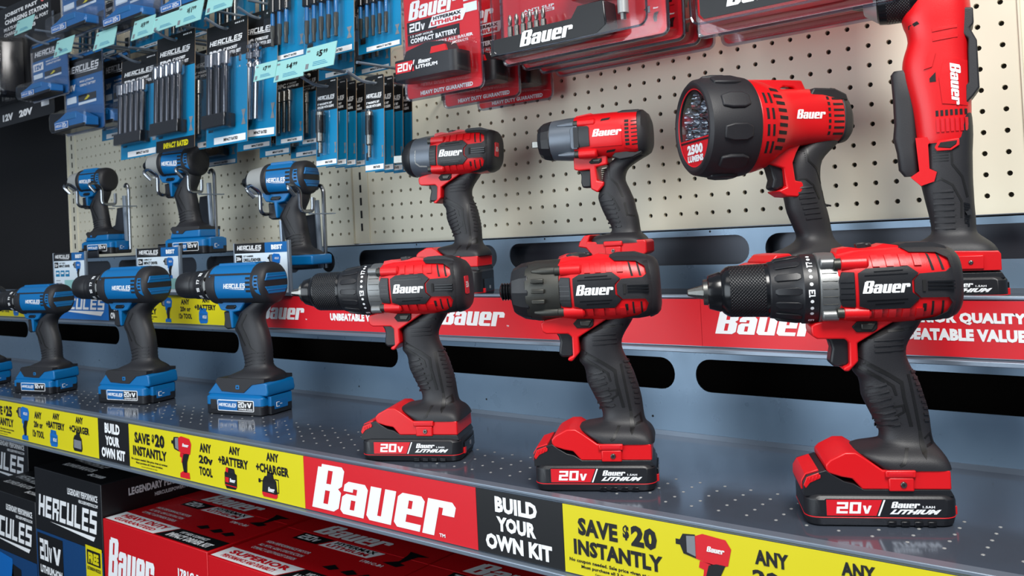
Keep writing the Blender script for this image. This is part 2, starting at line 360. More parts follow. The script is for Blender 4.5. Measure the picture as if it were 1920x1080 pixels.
def grip_lines(mb):
    L = [[(-6, 158), (-5, 161), (18, 171), (47, 173), (46, 170.5), (19, 168.5), (-3, 159)],
         [(-8, 143), (-7, 147), (20, 131), (30, 124), (31, 110), (36, 84), (33, 84), (28, 110), (27, 122), (18, 128.5)],
         [(-7, 136), (-6, 139), (12, 128), (22, 121), (24, 112), (22, 112), (19.5, 120), (10, 125.5)],
         [(34, 130), (36.5, 130), (40, 104), (43, 80), (45, 64), (42, 58), (40, 62), (40.5, 80), (37.5, 104)],
         [(20, 102), (29, 104), (30, 97), (22, 92), (21, 93.5), (28, 97.5), (27.5, 102), (20, 100.5)],
         [(27, 66), (30, 66), (24, 54), (20, 52), (19, 54), (22, 56)], [(45, 74), (52, 78), (53.5, 68), (46, 66), (46.5, 68), (51.5, 69.5), (50.5, 75.5), (45.5, 72.5)]]
    for p in L: patch(mb, GRIP, p, 'seam', .5, 2, 5)
    for z in (151, 156, 161): patch(mb, GRIP, [(7, z), (7, z + 1.8), (33, z + 2.4), (33, z + .8)], 'rubber', 1.3, 2.5, 5)
    for i in range(7):
        z = 121 - i * 6; x = -2 + i * 1.6
        patch(mb, GRIP, [(x, z - 5), (x, z - 2.5), (x + 17, z + 2.5), (x + 18, z + .6)], 'rubber', 1.5, 3, 5)
    for i in range(9): z = 132 - i * 5.4; x = 42.5 + min(i, 6) * 1.4; patch(mb, GRIP, [(x - 4, z - 1), (x - 4, z + 1), (x + 1, z), (x + 1, z - 2)], 'rubber', 1.4, 3, 5)
def red_foot(t, dz, rake, clip=True):
    mb = MB()
    mb.prism([(-43, 50), (-43, 54), (-39, 58), (-34, 60.5), (-26, 64.5), (-17, 64.5), (-10, 60), (5, 49), (58, 49.5), (61, 48), (61, 32), (-13, 32), (-21, 41.5), (-30, 43), (-41, 46.5)], -33, 33, 'red')
    mb.box(9, 30, -35.6, -33, 31, 43, 'red').box(6.5, 32, -36.2, -33, 43, 49.5, 'red')
    f = mb.build('foot', t, MM, 3, 3, rake)
    m2 = MB(); m2.box(9.5, 29, -36.5, -35, 45, 47.6, 'print_red'); m2.lathe([(-37, 2.4), (-35.4, 3), (-35, 3)], 'steel', cz=37, cx=21, seg=16, axis='y'); m2.lathe([(-37.2, 1.2), (-36.9, 1.2)], 'dark', cz=37, cx=21, seg=12, axis='y')
    up(m2.build('belt_clip_mount', f, MM, .4, 2, rake), 0)
    up(f, dz); return f
def red_trigger(t, dz, rake):
    mb = MB()
    mb.prism([(-47, 171), (-46, 166.5), (-42, 164), (-18, 163.5), (-14.5, 160), (-15, 140), (-20.5, 137.5), (-20.5, 134.5), (-16, 134), (-7.5, 143), (-7.5, 159.5), (15, 172.5), (33, 183), (30, 192), (-22, 192), (-26, 182), (-43, 178.5), (-47, 176)], -18, 18, 'red')
    up(mb.build('trigger_guard', t, MM, 2.6, 3, rake), dz)
    mb = MB(); mb.prism([(-34, 166), (-30, 160), (-28.5, 154), (-30, 147), (-31, 141), (-28, 137.5), (-17, 137.5), (-13, 141), (-13, 166)], -10.5, 10.5, 'black')
    up(mb.build('trigger', t, MM, 3, 3, rake), dz)
    mb = MB(); mb.prism([(-12, 174.5), (-7, 179.5), (10, 179.5), (10, 172.5), (6, 169.5), (-8, 169.5)], -20, 20, 'dark'); mb.prism([(-4, 172), (-4, 177.5), (8.5, 177.5), (5, 171.5)], -21.6, 21.6, 'gun')
    up(mb.build('direction_switch', t, MM, .8, 2, rake), dz)
def ribbed_body(t, dz, rake, badge=False):
    mb = MB(); BODY.mesh(mb, 'red')
    mb.prism([(-22, 240), (-20, 245), (-10, 246.5), (2, 244.5), (12, 246), (20, 248.5), (31, 246.5), (40, 241), (20, 236)], -15, 15, 'red')
    for s in (-1, 1):
        screw(mb, -21, 3, s * 27, 232, 6.8); screw(mb, -20, 3, s * 27, 188, 6.4)
    for i in range(4):
        x = 6 + i * 11.5
        patch(mb, BODY, [(x, 229), (x + 6, 229), (x + 5, 239), (x - 1, 239)], 'red', 1.9, 3, 4)
        patch(mb, BODY, [(x, 183), (x + 6, 183), (x + 6, 191), (x, 191)], 'red', 1.9, 3, 4)
    for x in (53.5, 62):
        patch(mb, BODY, [(x + 1, 224), (x + 3.2, 224), (x, 238), (x - 2, 239)], 'dark', .4, 1)
        patch(mb, BODY, [(x, 184), (x + 1.8, 184), (x + 1.8, 197), (x, 197)], 'dark', .4, 1)
    patch(mb, BODY, [(0, 229), (2.4, 229), (2.4, 236), (0, 236)], 'dark', .4, 1); patch(mb, BODY, [(46, 188), (49, 188), (49, 195), (46, 195)], 'dark', .4, 1)
    h = up(mb.build('motor_housing', t, MM, 0, 2, rake), dz)
    for sd in (-1, 1):
        mb = MB()
        patch(mb, BODY, [(-7, 194), (-7, 223.5), (0, 227.5), (35, 228.5), (43, 222), (37, 216.5), (37, 205.5), (43, 200), (35, 191.5), (2, 191)], 'black', 2.2, 3, 4, sd)
        q = up(mb.build('side_panel', t, MM, .5, 1, rake), dz)
        mb = MB()
        for z, a, b in ((224, 6, 30), (220.8, -2, 34), (198.5, -1, 33), (195.3, 6, 30)): patch(mb, BODY, [(a, z), (b, z + .8), (b, z + 1.7), (a, z + .9)], 'gloss', 2.7, 1, 4, sd)
        mb.build('panel_groove', q, MM, 0, 1, rake)
        if sd == 1: p = q
        mb = MB(); patch(mb, BODY, [(-21, 194), (-23.5, 202), (-23.5, 217), (-20.5, 225), (-10, 224.5), (-10, 193)], 'black', 1.8, 3, 4, sd)
        q = up(mb.build('collar_panel', t, MM, .5, 1, rake), dz); mb = MB()
        for z in (200, 205, 210, 215): patch(mb, BODY, [(-22, z), (-11, z), (-11, z + .8), (-22, z + .8)], 'gloss', 2.2, 1, 4, sd)
        mb.build('panel_groove', q, MM, 0, 1, rake)
    mb = MB(); mb.decal(cut(fit(BAUER, -4.5, 205.5, 35.5, 216.5), 3), onbody(BODY, 2.6), 'white'); mb.build('logo', p, MM, 0, 2, rake)
    mb = MB()
    LX([(70.5, 211.5, 33.6, 33.2, 2.7), (73, 211.5, 33, 32.6, 2.7), (78.5, 211.5, 30.5, 30, 2.6), (82, 211.5, 26.5, 26, 2.5), (83.5, 211.5, 20, 20, 2.4)]).mesh(mb, 'rubber')
    patch(mb, LX([(30, 211.3, 35.5, 35.2, 2.8), (62, 211.5, 34.6, 34.2, 2.8), (70, 211.5, 34, 33.6, 2.7), (80, 211.5, 27, 26.5, 2.5)]), [(33, 244.5), (58, 244.8), (70, 242), (78, 230), (78, 192), (71, 180.5), (58, 178.2), (42, 179), (58, 182), (67, 187), (70.5, 195), (67.5, 200), (44, 200.5), (39, 206), (39, 216), (44, 221.5), (66, 222.5), (70.5, 226), (69, 234), (60, 239.5), (38, 240.5)], 'rubber', 1.6, 4)
    mb.prism([(30, 240), (33, 247), (38, 248.5), (58, 248.5), (70, 244.5), (74, 240)], -18, 18, 'rubber')
    for z in (207.5, 210.5, 213.5): mb.box(50, 72, -37.6, -33, z, z + 1.2, 'gloss')
    mb.box(45.5, 48, -37.5, -33, 206, 216, 'dark')
    b = up(mb.build('rear_bumper', t, MM, 0, 2, rake), dz)
    if badge:
        mb = MB(); mb.prismx(rrect(-21, -5, 201, 223, 2), 78.5, 84.3, 'print_red'); mb.decal(fit(V20, 6.5, 209, 19.5, 216), lambda u, v: (84.5, u - 26, v), 'white'); mb.build('voltage_badge', b, MM, 0, 2, rake)
    mb = MB(); mb.lathe([(245.5, 4.5), (248.5, 4.5), (249.5, 3)], 'black', 0, 0, 16, 'z', cx=8); mb.prism([(-1, 243), (-2, 249), (6, 250), (8, 244)], -5, 5, 'black'); up(mb.build('mode_button', t, MM, .6, 2, rake), dz)
    mb = MB(); GRIP.mesh(mb, 'rubber'); grip_lines(mb); up(mb.build('grip', t, MM, 0, 2, rake), dz)
    return h
def ring_print(mb, items, x, r, cz):
    for s, phi, sz in items:
        g = disc(0, 0, sz) if s == '.' else fit(blocks(s, 0), -sz * .62 * len(s), -sz, sz * .62 * len(s), sz)
        g = cut(g, 2, 0)
        def fn(u, v, phi=phi):
            a = R(phi) + u / r; return (x - v, -r * math.cos(a), cz + r * math.sin(a))
        mb.decal(g, fn, 'white')
def hammer_nose(t, rake):
    cz = 209
    mb = MB(); mb.lathe([(-40, 31), (-38.5, 33.2), (-30, 33.4), (-20, 32.5)], 'alloy', 0, cz, 40)
    for s in (-1, 1):
        for z in (233, 186): mb.lathe([(-38, 4), (-37, 5.2), (-24, 5.2)], 'alloy', s * 25, z, 14)
    for z in (196, 203, 210, 217, 224): mb.box(-37, -24, -math.sqrt(33.4 ** 2 - (z - cz) ** 2) - .25, -20, z, z + .5, 'gun')
    g = mb.build('gear_case', t, MM, .5, 2, rake)
    mb = MB(); r = 32.2; mb.lathe([(-82, 25), (-81, 26.3), (-66, 29), (-54, 31.2), (-52.5, 32.3), (-40, 32.3), (-39.5, 30)], 'black', 0, cz, 48)
    for i in range(14):
        a = 2 * PI * i / 14; rg = []
        for x, w, h in ((-78, 1.5, 26.5), (-75, 3.2, 29), (-58, 3.6, 31.4), (-54.5, 2, 31.4)):
            rg.append([(x, (h * math.cos(a) - o * math.sin(a)), cz + h * math.sin(a) + o * math.cos(a)) for o in (-w, w)] + [(x, (h - 5) * math.cos(a) - o * math.sin(a), cz + (h - 5) * math.sin(a) + o * math.cos(a)) for o in (w, -w)])
        mb.loft(rg, 'black')
    c = mb.build('clutch_ring', t, MM, .4, 2, rake)
    mb = MB(); ring_print(mb, [('17', 46, 2.6), ('13', -4, 2.8), ('9', -58, 2.5), ('.', 34, 1.6), ('.', 23, 1.6), ('.', 11, 1.6), ('.', -17, 1.6), ('.', -29, 1.6), ('.', -40, 1.6), ('.', 59, 1.6), ('.', 68, 1.6)], -46.5, r + .25, cz); mb.build('numbers', c, MM, 0, 2, rake)
    mb = MB(); mb.lathe([(-137, 14), (-136, 16), (-126, 19), (-124.5, 18.6), (-123, 20.5), (-119, 23.4), (-117, 23.9)], 'gloss', 0, cz, 48); mb.lathe([(-117, 24.1), (-86, 25), (-85, 25)], 'knurl', 0, cz, 64); mb.lathe([(-85, 25), (-83, 25.3), (-80, 24.6)], 'gloss', 0, cz, 48)
    k = mb.build('chuck', t, MM, 0, 2, rake)
    mb = MB(); mb.lathe([(-141.5, 9), (-141, 12), (-135, 12.6)], 'steel', 0, cz, 32); mb.lathe([(-156, 1.6), (-155.4, 3.2), (-141, 7.2)], 'steel', 0, cz, 9); mb.build('jaws', k, MM, 0, 2, rake, 25)
def bolt_nose(t, rake):
    cz = 210; mb = MB()
    mb.lathe([(-60, 31), (-50, 33), (-22, 34)], 'gun', 0, cz, 40)
    for z in (198, 209, 220): mb.box(-52, -38, -36.5, -28, z, z + 4.5, 'gun')
    for s in (-1, 1):
        for z in (232, 188): mb.lathe([(-52, 2), (-40, 5), (-27, 5.5), (-22, 5.5)], 'gun', s * 24, z, 14)
    g = mb.build('gear_case', t, MM, .8, 2, rake)
    mb = MB(); mb.lathe([(-77, 21), (-76, 25), (-66, 30.5), (-59, 31.8), (-56, 32.4)], 'black', 0, cz, 12); mb.build('nose_cap', t, MM, 1.2, 2, rake, 20)
    mb = MB(); pr = []
    for i in range(5): pr += [(-91 + i * 3, 8), (-89.8 + i * 3, 9.8), (-89 + i * 3, 9.8), (-88 + i * 3, 8.2)]
    mb.lathe([(-92, 6)] + pr + [(-74, 8.5)], 'gloss', 0, cz, 28); mb.build('threaded_spindle', t, MM, 0, 2, rake)
def wrench_nose(t, dz, rake):
    cz = 210; mb = MB(); mb.lathe([(-60, 27.5), (-58, 30.5), (-40, 33.5), (-22, 34)], 'slate', 0, cz, 40)
    sf = LX([(-60, cz, 28, 28, 2), (-40, cz, 33.5, 33.5, 2), (-22, cz, 34, 34, 2)])
    patch(mb, sf, [(-48, 199), (-40, 192.5), (-27, 191.5), (-27, 193.5), (-39, 194.5), (-46, 200), (-46, 219), (-48, 219)], 'silver', .8, 2)
    up(mb.build('gear_case', t, MM, .5, 2, rake), dz)
    mb = MB(); mb.lathe([(-77, 15), (-76, 20), (-70, 26.5), (-63, 30.5), (-57, 31.6)], 'black', 0, cz, 40); up(mb.build('nose_cap', t, MM, .8, 2, rake), dz)
    mb = MB(); mb.lathe([(-81, 7.5), (-75, 8)], 'chrome', 0, cz, 24); mb.box(-97, -80, -6.3, 6.3, cz - 6.3, cz + 6.3, 'steel'); up(mb.build('square_drive', t, MM, .8, 2, rake), dz)
def drill(loc, yaw, rake, label, sc=1, badge=False):
    t = thing('hammer_drill', label, 'drill', loc, yaw, 'red hammer drills'); t.scale = (sc,) * 3
    red_battery(t); red_foot(t, 0, rake); red_trigger(t, 0, rake); ribbed_body(t, 0, rake, badge); hammer_nose(t, rake); return t

# second family: smooth red housing with side grille
GRIP2 = LZ(smooth([(196, 22, 66, 16, 2.5), (188, 12, 50, 17, 2.5), (180, 6, 38, 17.5, 2.4), (172, 2, 33, 17.5, 2.4), (163, 0, 32, 17.3, 2.4), (152, -4, 36.5, 17, 2.3), (143, -7, 40, 17, 2.3), (135, -6, 43, 17.2, 2.3),
    (123, -2, 45, 17.4, 2.3), (112, 3, 47.5, 17.4, 2.3), (103, 8, 48.5, 17.2, 2.3), (97, 10, 49, 17.4, 2.4), (91, 7, 50, 19, 2.5), (88.5, -9, 52, 26, 3.4), (85, -15, 55, 31, 4), (81, -16, 57.5, 33, 5), (77, -15, 59.5, 33.2, 6)], 2))
def grip2_lines(mb, g=GRIP2, dz=0, logo=False):
    for i in range(6): patch(mb, g, [(-1, 166 + i * 2.6), (-1, 167 + i * 2.6), (10, 167 + i * 2.6), (10, 166 + i * 2.6)], 'seam', .5, 2, 5)
    patch(mb, g, [(12, 185), (14, 185), (14, 168), (24, 158), (31, 140), (29, 140), (22, 157), (12, 167)], 'seam', .5, 2, 5)
    patch(mb, g, [(-5, 141), (3, 147), (9, 147), (18, 139), (26, 122), (24, 121), (16.5, 137.5), (8.5, 145), (3.5, 145), (-5, 138.5)], 'seam', .5, 2, 5)
    for i in range(7): z = 138 - i * 6.2; x = -3 + i * 1.7; patch(mb, g, [(x, z - 3.4), (x, z - 1), (x + 19, z), (x + 19, z - 2)], 'rubber', 1.4, 2.5, 5)
    patch(mb, g, [(31, 132), (33, 132), (36, 116), (45, 114), (45, 112), (34, 114)], 'seam', .5, 2, 5)
def foot2(t, h=57):
    d = h - 57; mb = MB()
    mb.prism([(-32, 71 + d), (-30, 77 + d), (-23, 86 + d), (-14, 87 + d), (-18, 77 + d), (59, 77.5 + d), (62, 75 + d), (62, 60 + d), (57, 57 + d), (-12, 57 + d), (-21, 69 + d)], -32, 32, 'red')
    mb.box(6, 28, -34.5, -31, 58 + d, 70 + d, 'red').box(4, 30, -35.2, -31, 70 + d, 77 + d, 'red')
    f = mb.build('foot', t, MM, 2.6, 3)
    m2 = MB(); m2.box(7, 27, -35.5, -34, 72 + d, 74.6 + d, 'print_red'); m2.lathe([(-36, 2.2), (-34, 2.8)], 'steel', cz=64 + d, cx=17, seg=14, axis='y'); m2.lathe([(-36.2, 1.2), (-35.9, 1.2)], 'dark', cz=64 + d, cx=17, seg=12, axis='y'); m2.build('belt_clip_mount', f, MM, .4)
def compact_wrench(loc, yaw, label):
    t = thing('compact_impact_wrench', label, 'impact wrench', loc, yaw)
    red_battery(t, 17); foot2(t, 50 + 10)
    B = LX([(-32, 225, 30.5, 30, 2.6), (-10, 226, 31.5, 32, 2.8), (30, 226, 31.5, 33, 2.8), (56, 226, 30.5, 32, 2.8), (62, 226, 29, 30, 2.7)])
    mb = MB(); B.mesh(mb, 'red'); mb.prism([(-32, 240), (-30, 255.5), (-9, 258), (-4, 255.5), (30, 256.5), (44, 250), (40, 240)], -14, 14, 'red')
    for s in (-1, 1): screw(mb, -26, 0, s * 26, 243, 6); screw(mb, -26, 0, s * 26, 201, 6.5)
    patch(mb, B, [(-7, 209), (36, 209), (36, 236), (-5, 237)], 'red', 1, 2)
    for x, z in ((7, 244), (12, 200.5)): patch(mb, B, [(x, z), (x + 12, z + 1), (x + 14, z + 4), (x + 2, z + 3)], 'dark', .5, 1)
    h = mb.build('motor_housing', t, MM)
    mb = MB(); patch(mb, B, [(39, 206), (39, 243), (57, 246), (61.5, 242), (63, 212), (60, 204), (51, 202)], 'red', 1.4, 3); h2 = mb.build('grille_frame', h, MM)
    mb = MB()
    for i in range(7):
        z = 208 + i * 5.2; patch(mb, B, [(40.5, z), (46, z), (46, z + 3.4), (40.5, z + 3.4)], 'dark', 1.7, 1); patch(mb, B, [(49, z), (59, z + .5), (59, z + 2), (49, z + 1.6)], 'dark', 1.7, 1)
    mb.build('vent_grille', h2, MM)
    mb = MB(); mb.decal(cut(fit(BAUER, -4.5, 223, 36.5, 233), 3), onbody(B, 1.4), 'white'); mb.build('logo', h, MM)
    mb = MB(); LX([(56, 226, 32, 33.5, 2.8), (62, 226, 31.5, 33, 2.7), (68, 225, 27, 28, 2.6), (71, 224, 20, 22, 2.5)]).mesh(mb, 'rubber')
    mb.prism([(22, 250), (30, 256), (36, 257.5), (58, 257), (64, 252), (66, 244), (50, 244), (36, 250)], -20, 20, 'rubber'); mb.prism([(19, 195), (24, 201), (38, 202), (44, 200), (52, 199), (62, 202), (60, 197), (48, 192), (30, 190)], -24, 24, 'rubber')
    mb.build('rear_bumper', t, MM, 1.5)
    mb = MB(); mb.lathe([(-68, 27.5), (-66, 28), (-45, 30), (-32, 30.5)], 'slate', 0, 225, 40); N = LX([(-68, 225, 28, 28, 2), (-30, 225, 30.5, 30.5, 2)])
    mb.prism([(-34, 208), (-36, 212), (-36, 236), (-32, 240), (-26, 240), (-26, 208)], -31.2, 31.2, 'slate')
    for s in (-1, 1):
        for z in (243, 202): mb.lathe([(-56, 1.5), (-42, 4), (-31, 5), (-26, 5)], 'slate', s * 23, z, 14)
    mb.build('gear_case', t, MM, .8)
    mb = MB(); patch(mb, B, [(-26, 210), (-26, 239), (-11, 238.5), (-9, 236), (-9, 211)], 'black', 1.5, 4); mb.box(-31, -24, -32.6, -28, 210, 238, 'black'); mb.build('side_panel', t, MM, .5)
    mb = MB(); mb.lathe([(-87, 18), (-86, 22), (-80, 26), (-70, 28.3), (-67, 28.5)], 'black', 0, 224.5, 14); mb.build('nose_cap', t, MM, 1.2, ang=20)
    mb = MB(); mb.box(-99, -86, -4.6, 4.6, 217, 226.2, 'steel').box(-99.5, -96, -4, 4, 218, 225.5, 'gloss'); mb.build('square_drive', t, MM, .7)
    mb = MB(); mb.prism([(-36, 196), (-36, 181), (-29, 179), (-13.5, 180), (-13.5, 153), (-4, 147.5), (5, 157), (5.5, 162), (-4, 164), (-5, 183), (11, 185), (12, 199), (12, 206), (-30, 206)], -18, 18, 'red'); mb.build('trigger_guard', t, MM, 2, 3)
    mb = MB(); mb.prism([(-33, 181), (-28, 174), (-29, 163), (-27, 155.5), (-14, 155.5), (-12, 181)], -10, 10, 'black'); mb.build('trigger', t, MM, 2.5, 3)
    mb = MB(); mb.prism([(-14, 190), (-9, 194), (4, 194.5), (4, 190), (0, 187.5), (-12, 187.5)], -20, 20, 'dark'); mb.prism([(-8, 190), (-8, 193.5), (3, 193.5), (1, 189.5)], -21.2, 21.2, 'gun'); mb.build('direction_switch', t, MM, .6)
    mb = MB(); GRIP2.mesh(mb, 'rubber'); grip2_lines(mb); mb.build('grip', t, MM)
    return t
def spotlight(loc, yaw, label):
    t = thing('spotlight', label, 'flashlight', loc, yaw); t.scale = (1.06, .95, .985)
    red_battery(t, 0)
    G = LZ(smooth([(196, 22, 62, 17, 2.5), (188, 12, 56, 18, 2.5), (178, 2, 45, 18, 2.4), (168, -2, 36, 18, 2.4), (155, -4, 33, 17.6, 2.4), (142, -3, 33, 17.4, 2.3), (130, -9, 35, 17.4, 2.3), (118, -8, 37, 17.4, 2.3), (107, -6, 40, 17.4, 2.3), (96, -2, 42, 17.2, 2.3), (86, 2, 43, 17, 2.4), (78, 5, 44, 18, 2.5), (71, 3, 46, 21, 2.8), (64, -8, 52, 27, 3.3), (56, -28, 58, 31, 4), (47, -32, 60, 32, 4)], 2))
    mb = MB(); G.mesh(mb, 'rubber'); grip2_lines(mb, G); mb.build('grip', t, MM)
    mb = MB(); mb.prism([(-45, 40), (-46, 50), (-38, 58), (-22, 59), (-14, 52), (-14, 34), (60, 34), (60, 30), (-38, 30)], -30, 30, 'red'); mb.build('foot', t, MM, 3, 3)
    cz = 212; mb = MB()
    L = LX([(-58, cz, 56, 56, 2), (-50, cz, 55.5, 55.5, 2), (-36, cz + 1, 52, 52, 2), (-22, cz + 3, 43, 42, 2.1), (-10, cz + 6, 38, 36, 2.3), (10, cz + 9, 35, 33, 2.5), (30, cz + 9, 34, 32, 2.6), (52, cz + 8, 31, 30, 2.6), (62, cz + 6, 27, 26, 2.5)])
    L.mesh(mb, 'red', 56)
    mb.prism([(-58, 258), (-56, 267.5), (-24, 267), (15, 266), (20, 254), (14, 248), (4, 258), (-8, 259), (-16, 252), (-22, 246)], -8, 8, 'red')
    mb.prism([(-44, 172), (-34, 166), (-16, 160), (-14, 137), (-24, 133), (-15, 126.5), (-1, 125), (8, 136), (5, 143), (-3, 144.5), (-5, 166), (0, 178), (8, 192), (-20, 200)], -16, 16, 'red')
    h = mb.build('lamp_body', t, MM, 1.5, 2)
    mb = MB()
    for i in range(9):
        z = cz - 32 + i * 8.6; x = -27 + abs(i - 4) * -1.0
        patch(mb, L, [(x - 8, z), (x + 6, z), (x + 6, z + 4), (x - 8, z + 4)], 'dark', .4, 1, 3)
    for i in range(4):
        z = cz - 36 + i * 19
        for x in (-52, -45): patch(mb, L, [(x, z), (x + 3, z), (x + 3, z + 13), (x, z + 13)], 'dark', .4, 1, 3)
    for i in range(7): z = cz - 15 + i * 7; patch(mb, L, [(40, z), (53, z), (53, z + 2.6), (40, z + 2.6)], 'dark', .4, 1, 3); patch(mb, L, [(33, z), (36, z), (36, z + 4), (33, z + 4)], 'dark', .4, 1, 3)
    mb.build('vent_grille', h, MM)
    mb = MB(); mb.decal(cut(fit(BAUER, -8, 216, 29, 227), 3), onbody(L, .5), 'white'); mb.build('logo', h, MM)
    mb = MB(); LX([(54, cz + 7, 31.5, 30.5, 2.6), (64, cz + 6, 28.5, 27.5, 2.5), (70, cz + 4, 21, 20, 2.4), (72, cz + 3, 14, 14, 2.3)]).mesh(mb, 'rubber'); mb.prism([(14, 244), (20, 254), (46, 253), (60, 246), (62, 238), (34, 241), (31, 236), (18, 236)], -26, 26, 'rubber'); mb.build('rear_bumper', t, MM, 2)
    mb = MB(); mb.prism([(-34, 168), (-29, 160), (-26, 147), (-29, 137), (-23, 133.5), (-14, 138), (-13, 166)], -10, 10, 'black'); mb.build('trigger', t, MM, 3, 3)
    # lamp head: rubber ring, reflector cups and the round front sticker
    mb = MB(); mb.lathe([(-113, 45), (-116, 48), (-117, 52), (-113, 56.5), (-104, 58.5), (-66, 59.5), (-58, 58), (-57, 52)], 'rubber', 0, cz, 56, cap=False); mb.lathe([(-113, 45), (-104, 44), (-58, 40)], 'dark', 0, cz, 48, cap=False)
    for i in range(10):
        a = 2 * PI * i / 10 + .2; rg = []
        for x, w, hh in ((-102, 7, 61), (-92, 10, 62), (-78, 10, 62), (-70, 6, 61)): rg.append([(x, hh * math.cos(a) - o * math.sin(a), cz + hh * math.sin(a) + o * math.cos(a)) for o in (-w, w)] + [(x, (hh - 6) * math.cos(a) - o * math.sin(a), cz + (hh - 6) * math.sin(a) + o * math.cos(a)) for o in (w, -w)])
        mb.loft(rg, 'rubber')
    r = mb.build('rubber_bezel', t, MM, 1.5)
    mb = MB(); mb.lathe([(-88, 2), (-88, 46)], 'reflector', 0, cz, 40)
    for i in range(7):
        a = 2 * PI * i / 6 + .5; rr = 27 if i < 6 else 0; mb.lathe([(-110, 15), (-104, 14.5), (-96, 11), (-91, 6)], 'reflector', rr * math.cos(a), cz + rr * math.sin(a), 24, cap=False); mb.lathe([(-92, 5), (-94, 3.5)], 'white', rr * math.cos(a), cz + rr * math.sin(a), 12)
    mb.build('reflector', r, MM)
    mb = MB(); mb.lathe([(-114, 45), (-114.6, 46.5), (-113.4, 46.5)], 'print_red', 0, cz, 48, cap=False)
    seg = [(46 * math.cos(R(a)), 46 * math.sin(R(a))) for a in range(196, 345, 4)]
    fn = lambda u, v: (-113.6, -u, cz + v); fw = lambda u, v: (-114, -u, cz + v)
    mb.decal(poly(seg), fn, 'print_red'); mb.decal(poly([(-43.5, -14.5), (43.5, -14.5), (43, -17), (-43, -17)]), lambda u, v: (-113.8, -u, cz + v), 'ink')
    words(mb, fw, '2500', -23, -31, 23, -19, 'white', .04); words(mb, fw, 'LUMENS', -23, -40, 23, -32, 'white', .04)
    mb.build('front_sticker', r, MM)
    mb = MB(); mb.lathe([(-112.8, 1), (-112.8, 45)], 'clear', 0, cz, 40); mb.build('lens', r, MM)
    return t
def angle_drill(loc, yaw, label):
    t = thing('right_angle_drill', label, 'drill', loc, yaw)
    red_battery(t, 0)
    mb = MB(); mb.prism([(-40, 40), (-40, 48), (-30, 57), (58, 54), (60, 51), (60, 34), (-30, 34)], -33, 33, 'red'); mb.box(18, 44, -36, -30, 36, 50, 'red'); mb.lathe([(-37.5, 2), (-36, 2.6)], 'steel', cz=43, cx=32, seg=12, axis='y'); mb.build('foot', t, MM, 2.5, 3)
    G = LZ(smooth([(212, 8, 40, 20, 2.8), (196, 2, 42, 21, 2.8), (178, -6, 42, 21, 2.7), (160, -8, 40.5, 20.5, 2.6), (146, -10, 40, 20, 2.5), (132, -12, 39.5, 19.5, 2.4), (118, -10, 39.5, 19, 2.4), (104, -7.5, 39.5, 18.6, 2.4), (90, -5, 40, 18.4, 2.4), (80, -4, 40, 18.6, 2.5), (73, -5, 41, 20, 2.6), (67, -14, 48, 25, 3), (60, -28, 56, 31, 4), (52, -32, 60, 33, 4)], 2))
    mb = MB(); G.mesh(mb, 'rubber')
    for i in range(6): patch(mb, G, [(2, 151 + i * 3), (2, 152 + i * 3), (17, 152 + i * 3), (17, 151 + i * 3)], 'seam', .5, 2, 5)
    patch(mb, G, [(19, 168), (21, 168), (21, 148), (30, 134), (34, 112), (32, 111), (28, 133), (19, 147)], 'seam', .5, 2, 5); patch(mb, G, [(-9, 124), (-9, 127), (8, 134), (20, 126), (28, 108), (27, 90), (25, 90), (26, 107), (18.5, 124.5), (8, 131.5)], 'seam', .5, 2, 5)
    for i in range(7): z = 118 - i * 6.6; patch(mb, G, [(0, z), (0, z + 2.2), (20, z + 2.2), (20, z)], 'rubber', 1.4, 2.5, 5)
    mb.decal(cut(cut(fit(xf(BAUER, lambda u, v: (v, -u)), 29, 80, 35, 106), 4), 4, 0), onbody(G, .7), 'gloss')
    mb.prism([(30, 96), (36, 98), (36, 93), (32, 92)], -19, -17, 'black')
    mb.build('grip', t, MM)
    H = LZ(smooth([(344, -2, 40, 22, 2.6), (336, -8, 44, 25, 2.6), (322, -16, 46, 26, 2.7), (308, -22, 46.5, 26, 2.7), (296, -18.5, 45.5, 25.5, 2.7), (284, -17, 44, 25.5, 2.7), (274, -20, 43, 25.5, 2.7), (264, -23, 43, 25.5, 2.7), (252, -24, 43, 25.5, 2.7), (236, -22, 43, 25.2, 2.7), (210, -17, 42, 24.5, 2.7), (190, -15, 41, 23.5, 2.7), (176, -14, 40, 22.5, 2.6), (171, -13, 38, 21.5, 2.6)], 2))
    mb = MB(); H.mesh(mb, 'red', 40); mb.prism([(-14, 178), (-12, 142), (-21, 136), (-11, 126), (2, 130), (5, 140), (-2, 144), (-2, 170), (6, 178)], -20.5, 20.5, 'red')
    patch(mb, H, [(14, 212), (38, 208), (40, 256), (18, 260), (12, 240)], 'red', 1.2, 2); patch(mb, H, [(6, 252), (10, 266), (3, 268), (-2, 250)], 'red', 1.4, 2)
    for z in (279, 289): patch(mb, H, [(8, z), (32, z + 2), (32, z + 5), (8, z + 4)], 'red', 1, 2)
    patch(mb, H, [(3, 240), (9, 246), (9, 236), (3, 236)], 'dark', .5, 1); patch(mb, H, [(-15, 296), (-4, 300), (-6, 303), (-15, 300)], 'dark', .5, 1)
    h = mb.build('motor_housing', t, MM, 1)
    mb = MB()
    for i in range(7): x = 7 + i * 4.6; patch(mb, H, [(x, 199), (x + 2.6, 199), (x + 2.6, 205), (x, 205)], 'dark', .5, 1); patch(mb, H, [(x, 182), (x + 3, 182), (x + 3, 196), (x, 196)], 'print_red', 1.3, 2)
    mb.build('vent_grille', h, MM)
    mb = MB(); mb.decal(cut(cut(fit(xf(BAUER, lambda u, v: (v, -u)), 23, 209, 33, 254), 4), 3, 0), onbody(H, 1.6), 'white'); mb.build('logo', h, MM)
